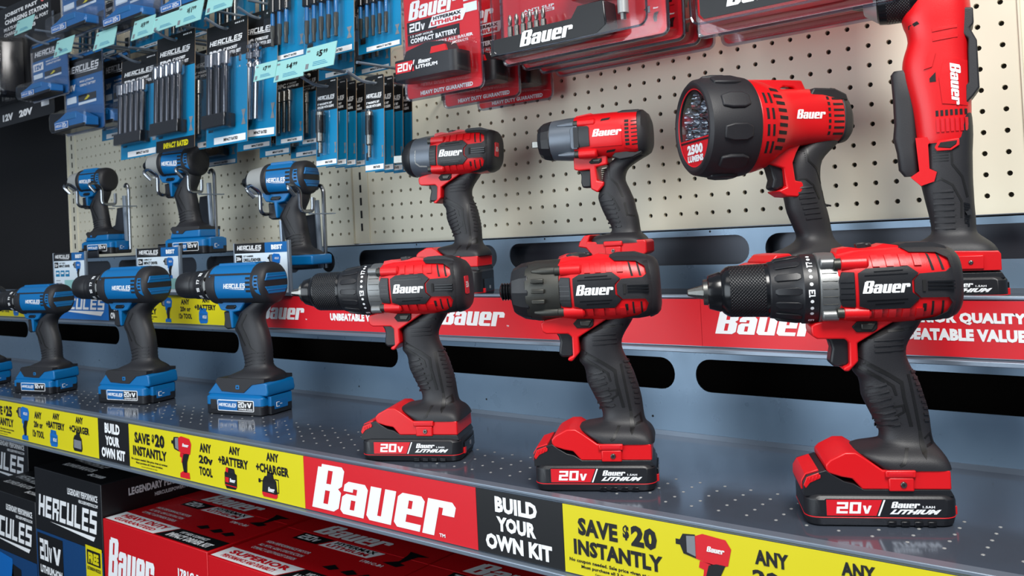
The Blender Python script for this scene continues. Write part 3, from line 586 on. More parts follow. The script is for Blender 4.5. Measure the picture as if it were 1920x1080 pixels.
    mb = MB(); mb.prism([(30, 291), (31, 309), (36, 313), (48, 311), (48, 294), (44, 290), (50, 276), (50, 226), (44, 218), (36, 210), (37, 230), (40, 232), (41, 268), (42, 279)], -19, 19, 'rubber'); mb.build('rear_bumper', t, MM, 2, 3)
    mb = MB(); P = LZ([(254, -33, -14, 12, 4), (250, -36, -14, 14, 4), (222, -35, -12, 14, 4), (195, -35, -12, 14, 4), (180, -37, -12, 14, 4), (164, -34, -12, 14, 4), (145, -33, -12, 14, 4), (138, -28, -13, 12, 4)]); P.mesh(mb, 'rubber'); mb.build('paddle_trigger', t, MM)
    mb = MB(); mb.prism([(4, 166), (8, 173), (28, 174), (28, 167), (20, 162), (6, 162)], -23, -19, 'red'); mb.prism([(7, 166), (10, 171), (26, 172), (25, 168), (19, 164)], -23.6, -19, 'dark'); mb.build('direction_switch', t, MM, .6)
    cz = 334; mb = MB(); mb.lathe([(-46, 22), (-44, 24.5), (-36, 25.3)], 'gloss', 0, cz, 40); mb.lathe([(-36, 25.4), (-12, 25.4)], 'knurl', 0, cz, 48); mb.lathe([(-12, 25.4), (-8, 24), (-2, 23)], 'gloss', 0, cz, 40); k = mb.build('chuck', t, MM)
    mb = MB(); mb.lathe([(-60, 11), (-59, 13), (-46, 22.5), (-44, 22.5)], 'silver', 0, cz, 32); mb.lathe([(-72, 2), (-71, 4.5), (-59, 7)], 'steel', 0, cz, 9); mb.build('jaws', k, MM, ang=25)
    return t
# ---------------------------------------------------------------- blue tools
def blue_battery(t, volts, sc=MM):
    mb = MB(); slab(mb, -62, 62, -38, 38, 8, [(0, 3), (1.5, .5), (16, 0)], 'black'); slab(mb, -62, 62, -38, 38, 8, [(16, 0), (29, 0), (33, 5), (34, 9)], 'blue')
    mb.prism([(-50, 8), (-50, 25), (-36, 25), (-36, 8)], -38.6, -37, 'black')
    b = mb.build('battery', t, sc, 1)
    mb = MB(); y = -38.3
    mb.prism(rrect(-34, 44, 7, 25, 2), y - .3, y + 1, 'white'); mb.decal(rect(-32.8, 8.2, 9, 23.8), front(y - .45), 'blueink'); mb.decal(rect(9, 8.2, 42.8, 23.8), front(y - .45), 'ink')
    f = front(y - .6); mb.decal(fit(HERC, -31, 13, 7, 19.5), f, 'white'); mb.decal(fit(H20 if volts == 20 else V12, 11, 13.5, 29, 22.5), f, 'white')
    mb.decal(fit(poly([(0, 1), (.3, 1), (.5, .4), (.7, 1), (1, 1), (.65, 0), (.35, 0)]), 30, 13.5, 40, 21.5), f, 'white')
    if volts == 20: words(mb, f, 'LITHIUM 2.0AH', 12, 9.4, 41, 12, 'white', .03)
    mb.build('label', b, sc)
    mb = MB(); mb.box(61, 69, -25, 25, 15, 31, 'blue').box(61, 68.5, -25, 25, 2, 15, 'black').box(69, 69.6, -18, 14, 9, 23, 'blueink')
    mb.box(69.4, 70, -14, -12.5, 12, 20, 'white').box(69.4, 70, -14, -6, 12, 13, 'white').box(69.4, 70, -14, -6, 19, 20, 'white').box(69.4, 70, -5, 0, 15.5, 16.5, 'white'); mb.build('charge_gauge', b, sc, .8)
    return b
BB = LX([(-50, 214, 33, 33, 2.3), (44, 214, 34, 33.5, 2.3)])
BG = LZ(smooth([(182, 22, 62, 18, 2.5), (174, 8, 48, 18, 2.4), (165, -6, 39, 17.5, 2.4), (155, -12, 37, 17.2, 2.4), (146, -18, 39, 17, 2.4), (137, -21, 43, 17, 2.3), (129, -15, 45.5, 17.2, 2.3), (117, -11, 48.5, 17.4, 2.3), (100, -6, 50, 17.2, 2.3), (86, -2, 49.5, 17.2, 2.3), (77, -1, 50, 18, 2.5), (71, -4, 55, 22, 2.8), (67, -14, 62, 27, 3), (62, -26, 66, 31, 3.6), (55, -36, 66, 33, 4), (48, -38, 64, 33, 4)], 2))
def blue_grip_lines(mb, g, dz=0):
    for p in ([(-14, 142), (-11, 146), (4, 166), (7, 166), (-8, 145), (12, 112), (10, 111), (-12, 141)], [(2, 146), (4, 148), (16, 164), (18, 163), (6, 146), (24, 108), (36, 100), (36, 98), (22, 106)], [(8, 136), (11, 136), (21, 118), (19, 117)]):
        patch(mb, g, [(x, z + dz) for x, z in p], 'seam', .5, 2, 5)
    for i in range(4): z = 100 - i * 6 + dz; patch(mb, g, [(4, z - 6), (4, z - 4.5), (26, z + 1), (46, z + 1), (46, z), (26, z - .5)], 'rubber', 1.3, 2.5, 5)
def blue_parts(t, cz, x_cap, r, trig_dx, trig_dz, nose_x, vents=True, sc=MM):
    B = LX([(nose_x, cz, r, r, 2.3), (44 - (44 - x_cap), cz, r + .8, r + .5, 2.3)])
    mb = MB(); B.mesh(mb, 'blue')
    mb.prism([(nose_x + 4, cz + r - 8), (nose_x + 8, cz + r + 2), (x_cap - 8, cz + r + 2.5), (x_cap, cz + r - 8)], -14, 14, 'blue'); h = mb.build('motor_housing', t, sc, 1)
    mb = MB(); patch(mb, B, [(nose_x, cz + 15), (nose_x, cz + 18), (x_cap, cz + 18.5), (x_cap, cz + 15.5)], 'rubber', .8, 1.5); patch(mb, B, [(nose_x, cz - r + 1), (nose_x, cz - 23), (x_cap, cz - 23), (x_cap, cz - r + 1)], 'rubber', .8, 1.5, 3)
    for i in range(4): z = cz - 13 + i * 7; patch(mb, B, [(x_cap - 12, z), (x_cap - 3, z), (x_cap - 3, z + 3.6), (x_cap - 12, z + 3.6)], 'dark', .5, 1, 3)
    mb.build('housing_overlay', h, sc)
    mb = MB(); x0, x1 = (-16, 32) if nose_x > -52 else (-48, -6)
    mb.decal(cut(fit(HERC, x0, cz - 9, x1, cz + 1.5), 3), onbody(B, .4), 'white'); mb.build('logo', h, sc)
    C = LX([(x_cap - 2, cz, r + 1.6, r + 1.2, 2.2), (x_cap + 4, cz, r + 2, r + 1.5, 2.2), (x_cap + 13, cz, r + 2, r + 1.5, 2.2), (x_cap + 18, cz, r + .8, r + .3, 2.2), (x_cap + 22, cz, r - 2.5, r - 2.5, 2.2), (x_cap + 24, cz, r - 6.5, r - 6.5, 2.1), (x_cap + 24.6, cz, r - 12, r - 12, 2)])
    mb = MB(); C.mesh(mb, 'rubber', 48); c = mb.build('rear_cap', t, sc)
    mb = MB()
    patch(mb, C, [(x_cap + 6, cz + 14), (x_cap + 14, cz + 14), (x_cap + 17, cz - 18), (x_cap + 10, cz - 13), (x_cap + 5, cz)], 'blue', .9, 1.8, 3)
    for i in range(4): z = cz - 9 + i * 6; patch(mb, C, [(x_cap + 8, z), (x_cap + 14, z), (x_cap + 14, z + 3), (x_cap + 8, z + 3)], 'dark', 1.1, 1, 3)
    mb.build('vent_grille', c, sc)
    for s, z0, z1 in ((1, 5, 17), (-1, -17, -5)) if vents else ():
        mb = MB(); k = r - 6
        q = [(-k, z0 + cz), (k, z0 + cz), (k - 5, z1 + cz), (-k + 5, z1 + cz)] if s > 0 else [(-k + 8, z0 + cz), (k - 8, z0 + cz), (k, z1 + cz), (-k, z1 + cz)]
        mb.prismx(q, x_cap + 18, x_cap + 25.6, 'blue'); mb.box(x_cap + 24, x_cap + 26.4, -k + 4, k - 4, cz + (z0 + z1) / 2 - 1.2, cz + (z0 + z1) / 2 + 1.2, 'blueink'); mb.build('rear_vent', c, sc, 1)
    def T(p): return [(x + trig_dx, z + trig_dz) for x, z in p]
    mb = MB(); mb.prism(T([(-50, 190), (-49, 182), (-42, 170.5), (-24, 168), (-20.5, 140), (-16, 140), (-16, 167), (0, 169), (13, 184), (14, 192)]), -15, 15, 'blue'); mb.build('trigger_guard', t, sc, 2)
    mb = MB(); mb.prism(T([(-41, 168), (-40, 153), (-42, 142), (-34, 137.5), (-19, 139), (-19, 168)]), -10, 10, 'black'); mb.build('trigger', t, sc, 2.5, 3)
    mb = MB(); mb.prism(T([(-30, 174), (-26, 179), (-8, 179), (-6, 176), (-10, 172.5), (-26, 172.5)]), -17.5, 17.5, 'gloss'); mb.build('direction_switch', t, sc, 1)
def blue_drill(loc, yaw, label, sc=1, volts=20, cat='drill', group='blue drills on the lower shelf'):
    t = thing('cordless_drill', label, cat, loc, yaw, group); t.scale = (sc,) * 3
    blue_battery(t, volts)
    mb = MB(); mb.prism([(-42, 52), (-62, 32), (68, 32), (70, 38), (68, 52), (60, 56)], -33.5, 33.5, 'blue'); f = mb.build('foot', t, MM, 2.5, 3)
    mb = MB(); mb.prism([(-42, 54), (-28, 38), (4, 36.5), (20, 36.5), (38, 50), (64, 54), (64, 60), (-36, 60)], -34.6, 34.6, 'rubber'); mb.prism(rrect(3, 11, 42, 49, 1.5), -35.2, -30, 'blue'); mb.prism(rrect(5.5, 9, 44.3, 47, .6), -35.6, -30, 'dark'); mb.build('mode_button', f, MM, 1)
    mb = MB(); BG.mesh(mb, 'rubber'); blue_grip_lines(mb, BG); mb.build('grip', t, MM)
    blue_parts(t, 214, 44, 33, 0, 0, -50)
    cz = 213; mb = MB(); mb.lathe([(-69, 25), (-68, 27.2), (-52, 29.5), (-44, 32)], 'silver', 0, cz, 40); mb.build('gear_case', t, MM)
    mb = MB(); mb.lathe([(-58, 29), (-57, 33.5), (-40, 35), (-36, 34.4)], 'rubber', 0, cz, 40)
    for a in (200, 160, 340): mb.lathe([(-59.5, 3), (-58, 4)], 'steel', 33 * math.cos(R(a)), cz + 31 * math.sin(R(a)), 10)
    mb.build('collar_band', t, MM)
    mb = MB(); mb.lathe([(-105, 23.5), (-104, 24.4), (-98, 24.4), (-96, 23.6), (-90, 24.6), (-72, 26.2), (-69, 25.6)], 'black', 0, cz, 40)
    for i in range(16):
        a = 2 * PI * i / 16; rg = []
        for x, h in ((-92, 25.2), (-74, 27)): rg.append([(x, h * math.cos(a + d), cz + h * math.sin(a + d)) for d in (-.06, .06)] + [(x, (h - 3) * math.cos(a + d), cz + (h - 3) * math.sin(a + d)) for d in (.06, -.06)])
        mb.loft(rg, 'black')
    c = mb.build('clutch_ring', t, MM)
    mb = MB(); ring_print(mb, [('17', 14, 3), ('15', -16, 3), ('13', -48, 3), ('19', 44, 3)], -81, 26.6, cz); mb.build('numbers', c, MM)
    mb = MB(); mb.lathe([(-142, 17), (-139, 21.5), (-132, 23), (-106, 23.6), (-105, 23)], 'black', 0, cz, 40); k = mb.build('chuck', t, MM)
    mb = MB(); mb.lathe([(-148, 8), (-147, 12), (-141, 17.2), (-139, 17.2)], 'steel', 0, cz, 28); mb.lathe([(-156, 2.5), (-154, 5), (-147, 7)], 'gloss', 0, cz, 9); mb.build('jaws', k, MM, ang=25)
    return t
def impact_driver(loc, yaw, label, sc=1, batt=0, volts=12):
    t = thing('impact_driver', label, 'impact driver', loc, yaw, 'blue impact drivers held in wire cradles'); t.scale = (sc,) * 3
    if batt:
        b = blue_battery(t, volts)
        for o in [b] + list(b.children): pass
        b.scale = (.86, .9, 1); b.location = (.008, 0, -.034)
    cz = 157
    mb = MB(); mb.prism([(-34, 0), (-26, 16), (-20, 19), (44, 18), (46, 15), (46, 0)], -30, 30, 'blue'); f = mb.build('foot', t, MM, 3, 3)
    if batt: mb = MB(); mb.prism([(-30, 20), (-24, 9), (2, 8), (10, 14), (46, 15), (46, 22), (-24, 24)], -31, 31, 'rubber'); mb.prism(rrect(-14, -8, 10, 15, 1.2), -31.6, -28, 'blueink'); mb.build('mode_button', f, MM, 1)
    G = LZ(smooth([(134, 0, 22, 16, 2.5), (122, -12, 20, 17.4, 2.4), (110, -24, 15, 17, 2.4), (100, -33, 10, 16.6, 2.4), (90, -40, 10, 16.4, 2.4), (82, -37, 12, 16.4, 2.3), (70, -34, 14, 16.6, 2.3), (58, -31, 16, 16.6, 2.3), (46, -28.5, 18, 16.6, 2.3), (36, -26.5, 20, 17, 2.4), (30, -27, 24, 20, 2.7), (25, -31, 34, 25, 3), (20, -35, 40, 28.5, 3.6), (16, -36, 42, 29, 4)], 2))
    mb = MB(); G.mesh(mb, 'rubber')
    for p in ([(-36, 84), (-33, 88), (-20, 108), (-17, 108), (-30, 88), (-10, 56), (-12, 55), (-34, 83)], [(-22, 88), (-20, 90), (-10, 106), (-8, 105), (-18, 88), (2, 54), (0, 53)]): patch(mb, G, p, 'seam', .5, 2, 5)
    for i in range(4): z = 56 - i * 6; patch(mb, G, [(-24, z - 8), (-24, z - 6.5), (0, z), (14, z), (14, z - 1.2), (0, z - 1.5)], 'rubber', 1.3, 2.5, 5)
    mb.build('grip', t, MM)
    blue_parts(t, cz, 6, 29, -21, -53, -56, not batt)
    mb = MB(); mb.lathe([(-100, 20), (-98, 23), (-70, 27.5), (-62, 29), (-54, 29.5)], 'silver', 0, cz, 40); mb.prism([(-92, 132), (-90, 128), (-62, 126), (-58, 134)], -12, 12, 'silver'); mb.build('gear_case', t, MM, .5)
    mb = MB(); mb.lathe([(-62, 28), (-61, 30.5), (-52, 31.2), (-50, 30)], 'rubber', 0, cz, 40); mb.build('collar_band', t, MM)
    mb = MB(); mb.lathe([(-122, 6), (-121, 8), (-112, 8.5), (-110, 13), (-106, 18), (-99, 21.5)], 'gloss', 0, cz, 32); mb.build('bit_collet', t, MM)
    return t

# ---------------------------------------------------------------- the gondola: pegboard, uprights, backers, shelves
P1 = .0254
def pegboard(name, i0, i1, j0, j1, x0, x1, z0, z1, label):
    mb = MB(); n = 12; r = .0033; V = []; F = []
    xs = [x0] + [(i - .5) * P1 for i in range(i0 + 1, i1 + 1)] + [x1]; zs = [z0] + [(j - .5) * P1 for j in range(j0 + 1, j1 + 1)] + [z1]
    for a, i in enumerate(range(i0, i1 + 1)):
        for b, j in enumerate(range(j0, j1 + 1)):
            cx, cz = i * P1, j * P1; L, Rr, B, T = xs[a], xs[a + 1], zs[b], zs[b + 1]; k = len(V)
            out = [(Rr, cz), (Rr, T), (cx, T), (L, T), (L, cz), (L, B), (cx, B), (Rr, B)]
            V += [(x, 0, z) for x, z in out]; m = 8
            ring = [(cx + r * math.cos(2 * PI * q / m), cz + r * math.sin(2 * PI * q / m)) for q in range(m)]
            V += [(x, 0, z) for x, z in ring] + [(x, .0055, z) for x, z in ring]
            for q in range(m):
                p = (q + 1) % m; F += [(k + q, k + p, k + 8 + p, k + 8 + q), (k + 8 + q, k + 8 + p, k + 16 + p, k + 16 + q)]
    mb.add(V, F, 'peg'); o = mb.build(name, None, ang=20)
    m2 = MB(); m2.box(x0, x1, .0057, .012, z0, z1, 'pegdark'); b = m2.build('board_back', o)
    return tag(o, label, 'pegboard')
def upright(x, label):
    mb = MB(); mb.box(x - .022, x + .022, .001, .03, -.021, .75, 'peg').box(x - .0245, x - .0215, -.003, .01, -.021, .75, 'peg').box(x + .0215, x + .0245, -.003, .01, -.021, .75, 'peg')
    o = mb.build('slotted_upright', None, 1, .0008); m2 = MB()
    for i in range(0, 27): m2.box(x - .0025, x + .0025, .0004, .006, i * P1 + .004, i * P1 + .019, 'dark')
    m2.build('slot', o); return tag(o, label, 'shelf upright')
def ext(v0, v1, z0, z1, r, n=6): return rrect(v0, v1, z0, z1, r, n)
def backer(name, x0, x1, y, z0, z1, slots, label, sz0, sz1):
    mb = MB(); holes = [ext(a, b, sz0, sz1, (sz1 - sz0) * .48) for a, b in slots]
    sh = tess([[(x0, z0), (x1, z0), (x1, z1), (x0, z1)]] + holes); k = len(sh[0])
    mb.add([(u, y, v) for u, v in sh[0]], sh[1], 'backer'); mb.add([(u, y + .002, v) for u, v in sh[0]], sh[1], 'backer')
    for h in holes:
        n = len(h); mb.add([(u, y, v) for u, v in h] + [(u, y + .002, v) for u, v in h], [(i, (i + 1) % n, n + (i + 1) % n, n + i) for i in range(n)], 'backer')
    mb.box(x0, x1, y, y + .012, z1 - .0015, z1, 'trim'); mb.box(x0, x1, y, y + .002, z0, z0 + .001, 'backer')
    for k in range(int((x1 - x0) / .29)): mb.lathe([(y - .0002, .0016), (y - .0004, .0012)], 'dark', cz=z0 + .022 if sz0 < -.1 else z1 - .004, cx=x0 + .3 + k * .29, seg=10, axis='y')
    o = mb.build(name, None); return tag(o, label, 'shelf back panel')
pegboard('pegboard_panel', 0, 43, 0, 26, -.0145, 1.1105, -.022, .68, 'beige pegboard panel behind the red tools')
pegboard('pegboard_panel', -47, -3, 0, 26, -1.2075, -.0615, -.022, .68, 'beige pegboard panel behind the blue tools, at left')
upright(-.038, 'slotted beige upright between the two pegboard panels'); upright(1.134, 'slotted beige upright at the right edge of the pegboard'); upright(-1.231, 'slotted beige upright beside the black cloth at left')
pegboard('pegboard_panel', 46, 58, 0, 26, 1.1575, 1.49, -.022, .68, 'narrow strip of beige pegboard past the right upright')
mb = MB(); mb.box(-1.26, 1.5, -.004, -.0015, -.2, -.0225, 'bracket'); tag(mb.build('rear_sheet'), 'plain grey metal sheet seen through the upper backer slots', 'shelf back panel')
mb = MB(); mb.box(-1.75, 1.6, -.014, -.006, -.769, -.205, 'cave'); tag(mb.build('cavity_shade_sheet'), 'dark sheet standing in for the shade behind the lower backer slots', 'board')  # added dark sheet, gives the cavity its shade by colour
ZS, ZU, YF, YU = -.2922, -.114, -.456, -.2308
backer('shelf_backer', -.16, 1.5, -.03, -.116, -.0235, [(-.46 + .0, -.16)][:0] + [(-.13, -.088), (-.018, .328), (.355, .777), (.80, 1.22), (1.25, 1.49)], 'upper grey slotted metal backer behind the red tools', -.0745, -.0335)
backer('shelf_backer', -1.26, -.1605, -.028, -.116, -.0235, [(-1.22, -.98), (-.94, -.58), (-.54, -.2)], 'upper grey slotted metal backer behind the wire cradles', -.0745, -.0335)
backer('shelf_backer', -.2, 1.5, -.147, ZS + .001, -.166, [(-.19, .2), (.24, .716), (.746, 1.2), (1.23, 1.48)], 'lower grey slotted metal backer behind the red drills', -.232, -.19)
backer('shelf_backer', -1.7, -.2005, -.147, ZS + .001, -.166, [(-1.62, -1.2), (-1.15, -.72), (-.68, -.25)], 'lower grey slotted metal backer behind the blue drills', -.228, -.186)
mb = MB(); mb.box(-4, 3, -4, .6, -.93, -.92, 'bracket'); struct(mb.build('floor'))
mb = MB(); mb.box(-1.75, 1.6, -.44, -.02, -.92, -.781, 'bracket'); tag(mb.build('base_plinth'), 'dark grey base plinth under the bottom deck', 'shelf base')
mb = MB(); mb.box(-1.75, 1.6, -.46, -.004, -.78, -.77, 'cave'); tag(mb.build('base_deck'), 'dark base deck under the cartons', 'shelf')
def shelf(name, x0, x1, y0, y1, z, dots, label):
    mb = MB(); mb.box(x0, x1, y0 + .0155, y1, z - .003, z, 'shelf')
    o = mb.build(name, None, 1, .0008); tag(o, label, 'shelf')
    m = MB(); m.box(x0, x1, y1 - .004, y1, z, z + .006, 'trim'); m.build('rear_flange', o)
    if dots:
        m = MB()
        for i in range(-76, 34):
            for y in (-.327, -.346, -.365, -.384, -.403):
                x = .553 + i * .0283
                if x0 < x < x1: m.lathe([(z + .0001, .0017), (z + .0004, .0014), (z + .0003, .0009), (z + .0001, .0007)], 'silver', y, 0, 8, 'z', x, cap=False); m.decal(disc(x, y, .0008, 8), lambda u, v: (u, v, z + .00012), 'dark')
        d = m.build('hole_rim', o); d['kind'] = 'stuff'
    return o
lower = shelf('metal_shelf', -1.75, 1.6, YF, -.145, ZS, True, 'lower grey perforated metal shelf that carries the red and blue drills')
upper = shelf('metal_shelf', -1.75, 1.6, YU + .002, -.03, ZU, False, 'upper grey metal shelf under the standing red tools')
def channel(name, y, zt, zb, label):
    mb = MB(); lip = .004
    mb.prismx([(y - .003, zt), (y - .003, zt + .0035), (y + .01, zt + .0035), (y + .01, zb - .006), (y - .008, zb - .006), (y - .008, zb - .001), (y - .003, zb), (y - .001, zb), (y - .001, zt)], -1.75, 1.6, 'trim')
    o = mb.build(name, None, 1, .0008); return tag(o, label, 'price rail')
channel('price_rail', YF + .004, ZS + .0005, -.3628, 'grey metal price rail along the front edge of the lower shelf')
channel('price_rail', YU + .004, -.1045, -.1628, 'grey metal price rail along the front edge of the upper shelf')
mb = MB(); mb.box(-3.2, -1.256, .004, .009, -.9, .9, 'curtain'); o = mb.build('mesh_cloth'); tag(o, 'black woven mesh cloth hanging left of the pegboard', 'cloth')
# ---------------------------------------------------------------- printed rail cards
def at(px, py, y):                                        # a point on the upright plane y seen at a pixel
    d = cr * ((px - 960) / FPX) - cu * ((py - 540 + SHIFT * -1920) / FPX) + cf
    return CAM_LOC + d * ((y - CAM_LOC.y) / d.y)
def card(name, x0, x1, y, z0, z1, m, label, group=None):
    mb = MB(); mb.box(x0, x1, y, y + .0008, z0, z1, m); return tag(mb.build(name), label, 'sign', group)
def tool_picture(mb, f, x, z, s, blue=False):             # printed little tool, s = height
    T = lambda p: poly([(x + a * s, z + b * s) for a, b in p]); c = 'skyink' if blue else 'print_red'
    mb.decal(T([(.3, .62), (.3, .95), (.42, 1), (.78, .97), (.86, .85), (.8, .6), (.6, .56)]), f, c)
    mb.decal(T([(-.02, .78), (-.02, .86), (.05, .86), (.1, .95), (.3, .97), (.3, .62), (.1, .66), (.05, .78)]), f, 'ink'); f2 = lambda u, v: tuple(Vector(f(u, v)) + Vector((0, -.0003, 0)))
    mb.decal(T([(.16, .69), (.16, .93), (.3, .95), (.3, .65)]), f2, 'grey_ink')
    mb.decal(T([(.36, .6), (.34, .5), (.42, .48), (.4, .36), (.47, .36), (.5, .56), (.62, .58)]), f, c)
    mb.decal(T([(.5, .56), (.44, .36), (.5, .14), (.64, .14), (.66, .4), (.76, .6), (.62, .6)]), f2, 'ink')
    mb.decal(T([(.34, .0), (.34, .1), (.46, .16), (.74, .15), (.76, .0)]), f2, c)
    mb.decal(fit(BAUER if not blue else HERCN, x + .48 * s, z + .76 * s, x + .76 * s, z + .84 * s), lambda u, v: tuple(Vector(f2(u, v)) + Vector((0, -.0003, 0))), 'white')
def battery_picture(mb, f, x, z, s, blue=False):
    T = lambda p: poly([(x + a * s, z + b * s) for a, b in p]); f2 = lambda u, v: tuple(Vector(f(u, v)) + Vector((0, -.0003, 0))); f3 = lambda u, v: tuple(Vector(f(u, v)) + Vector((0, -.0006, 0)))
    mb.decal(T([(.0, .2), (.02, .74), (.1, .8), (.16, 1), (.8, .98), (.86, .78), (1, .72), (.98, .14), (.86, .02), (.14, 0)]), f, 'skyink' if blue else 'ink')
    mb.decal(T([(.16, 1), (.1, .8), (.3, .76), (.36, .96)]), f2, 'blueink' if blue else 'print_red'); mb.decal(T([(.5, .78), (.54, .95), (.78, .94), (.8, .76)]), f2, 'blueink' if blue else 'black'); mb.decal(T([(.06, .24), (.08, .66), (.94, .62), (.92, .2)]), f2, 'blueink' if blue else 'black')
    mb.decal(T([(.08, .3), (.09, .54), (.38, .53), (.36, .29)]), f3, 'print_red' if not blue else 'skyink'); mb.decal(fit(HERCN if blue else BAUER, x + .44 * s, z + .34 * s, x + .9 * s, z + .52 * s), f3, 'white')
    if not blue: mb.decal(T([(.03, .14), (.03, .19), (.97, .17), (.96, .12)]), f2, 'print_red')
def charger_picture(mb, f, x, z, s, blue=False):
    T = lambda p: poly([(x + a * s, z + b * s) for a, b in p]); f2 = lambda u, v: tuple(Vector(f(u, v)) + Vector((0, -.0003, 0))); f3 = lambda u, v: tuple(Vector(f(u, v)) + Vector((0, -.0006, 0)))
    mb.decal(T([(0, .16), (.06, .62), (.2, .8), (.34, .82), (.4, 1), (.74, .98), (.78, .78), (.94, .66), (1, .16), (.9, 0), (.1, 0)]), f, 'ink'); mb.decal(T([(.1, .16), (.14, .58), (.9, .56), (.9, .14)]), f2, 'grey_ink' if blue else 'black'); mb.decal(T([(.42, .95), (.4, .8), (.7, .78), (.7, .93)]), f2, 'black')
    if not blue:
        mb.decal(T([(0, .16), (.02, .06), (.1, -.02), (.9, -.02), (1, .06), (1, .16)]), f2, 'print_red'); mb.decal(fit(BAUER, x + .42 * s, z + .22 * s, x + .84 * s, z + .4 * s), f3, 'white')
        mb.decal(join([rect(x - .22 * s, z + .5 * s, x - .08 * s, z + .66 * s), rect(x - .1 * s, z + .56 * s, x + .1 * s, z + .6 * s), rect(x + 1.06 * s, z + .25 * s, x + 1.1 * s, z + .75 * s), rect(x + .85 * s, z + .72 * s, x + 1.1 * s, z + .76 * s), rect(x + .96 * s, z + .21 * s, x + 1.1 * s, z + .25 * s)]), f, 'ink')
def yellow_card(x0, y, zt, label, blue, k=1.0):
    z = lambda d: zt - d * k
    c = card('offer_card', x0, x0 + .443, y, zt - .068 * k, zt, 'yellow', label, 'yellow offer cards on the price rails'); f = front(y - .0004); mb = MB()
    X = lambda a: x0 + a
    words(mb, f, 'SAVE', X(.018), z(.028), X(.064), z(.0105), 'ink', .03, .0); words(mb, f, '$', X(.07), z(.024), X(.077), z(.0095), 'ink', .03); words(mb, f, '25' if blue else '20', X(.079), z(.0285), X(.107), z(.008), 'ink', .035)
    words(mb, f, 'INSTANTLY', X(.012), z(.048), X(.112), z(.0325), 'ink', .03)
    words(mb, f, 'No coupon needed. Sale price given at register.', X(.006), z(.0565), X(.114), z(.052), 'ink', .02); words(mb, f, 'Must purchase all 3 items together.', X(.02), z(.0615), X(.1), z(.0575), 'ink', .02); words(mb, f, 'Cannot be combined with other offers.', X(.036), z(.065), X(.084), z(.063), 'ink', .01)
    tool_picture(mb, f, X(.128), z(.066), .062 * k, blue)
    words(mb, f, 'ANY', X(.203), z(.0215), X(.233), z(.0085), 'ink', .03); words(mb, f, '20v or' if blue else '20v', X(.2), z(.0385), X(.236), z(.026), 'ink', .03); words(mb, f, '12v TOOL' if blue else 'TOOL', X(.194 if blue else .2), z(.056), X(.24 if blue else .234), z(.043), 'ink', .03)
    words(mb, f, 'ANY', X(.277), z(.0165), X(.304), z(.005), 'ink', .03); words(mb, f, '+BATTERY', X(.25), z(.0335), X(.322), z(.021), 'ink', .03); battery_picture(mb, f, X(.264), z(.066), .03, blue)
    words(mb, f, 'ANY', X(.364), z(.0155), X(.391), z(.004), 'ink', .03); words(mb, f, '+CHARGER', X(.34), z(.0325), X(.412), z(.02), 'ink', .03); charger_picture(mb, f, X(.352), z(.064), .034, blue)
    mb.build('lettering', c); return c
def kit_card(x0, x1, y, zt, h, label):
    c = card('kit_card', x0, x1, y, zt - h, zt, 'ink', label, 'black build your own kit cards'); f = front(y - .0004); mb = MB(); w = x1 - x0; k = h / .068
    words(mb, f, 'BUILD', x0 + .23 * w, zt - .022 * k, x0 + .72 * w, zt - .005 * k, 'white', .035); words(mb, f, 'YOUR', x0 + .24 * w, zt - .042 * k, x0 + .7 * w, zt - .026 * k, 'white', .035); words(mb, f, 'OWN KIT', x0 + .1 * w, zt - .063 * k, x0 + .87 * w, zt - .046 * k, 'white', .035)
    mb.build('lettering', c)
YC = YF + .0008; ZC = ZS - .0012
yellow_card(-.652, YC, ZC, 'yellow offer card reading save 25 dollars, on the lower rail under the blue drills', True)
yellow_card(-.108, YC, ZC, 'yellow save 20 dollars card on the lower rail left of the large red card', False)
yellow_card(.747, YC, ZC, 'yellow save 20 dollars card on the lower rail below the nearest red drill', False)
yellow_card(-1.206, YC, ZC, 'yellow offer card at the far left end of the lower rail', True)
kit_card(-.209, -.1085, YC, ZC, .068, 'black build your own kit card between two yellow cards on the lower rail'); kit_card(.6315, .7465, YC, ZC, .068, 'black build your own kit card right of the large red card')
kit_card(-.763, -.6525, YC, ZC, .068, 'black kit card at the far left of the lower rail'); 
c = card('brand_card', .3355, .631, YC, ZC - .068, ZC, 'print_red', 'large red brand card with white lettering on the lower rail'); mb = MB()
mb.decal(fit(BAUER, .35, ZC - .063, .601, ZC - .0055), front(YC - .0004), 'white'); words(mb, front(YC - .0004), 'TM', .574, ZC - .063, .583, ZC - .059, 'white'); mb.build('lettering', c)
YV = YU + .0008; ZV = -.1056; HV = .0552
for x, lab in ((-.075, 'red brand strip card on the upper rail at the seam with the yellow card'), (.362, 'red brand strip card on the upper rail behind the red impact tool in the middle'), (.799, 'red brand strip card on the upper rail behind the nearest red drill')):
    c = card('brand_strip', x, x + .4365, YV, ZV - HV, ZV, 'print_red', lab, 'red brand strips on the upper rail'); mb = MB(); f = front(YV - .0004)
    mb.decal(fit(BAUER, x + .017, ZV - .04, x + .14, ZV - .012), f, 'white'); words(mb, f, 'TM', x + .142, ZV - .04, x + .146, ZV - .038, 'white'); words(mb, f, 'SUPERIOR QUALITY', x + .212, ZV - .0235, x + .335, ZV - .0115, 'white', .04); words(mb, f, 'UNBEATABLE VALUE', x + .206, ZV - .0395, x + .334, ZV - .0275, 'white', .04); mb.build('lettering', c)
c = yellow_card(-.518, YV, ZV, 'yellow save 25 dollars card on the upper rail behind the blue drills', True, .81)
kit_card(-.602, -.5185, YV, ZV, HV, 'black kit card on the upper rail beside the blue brand card')
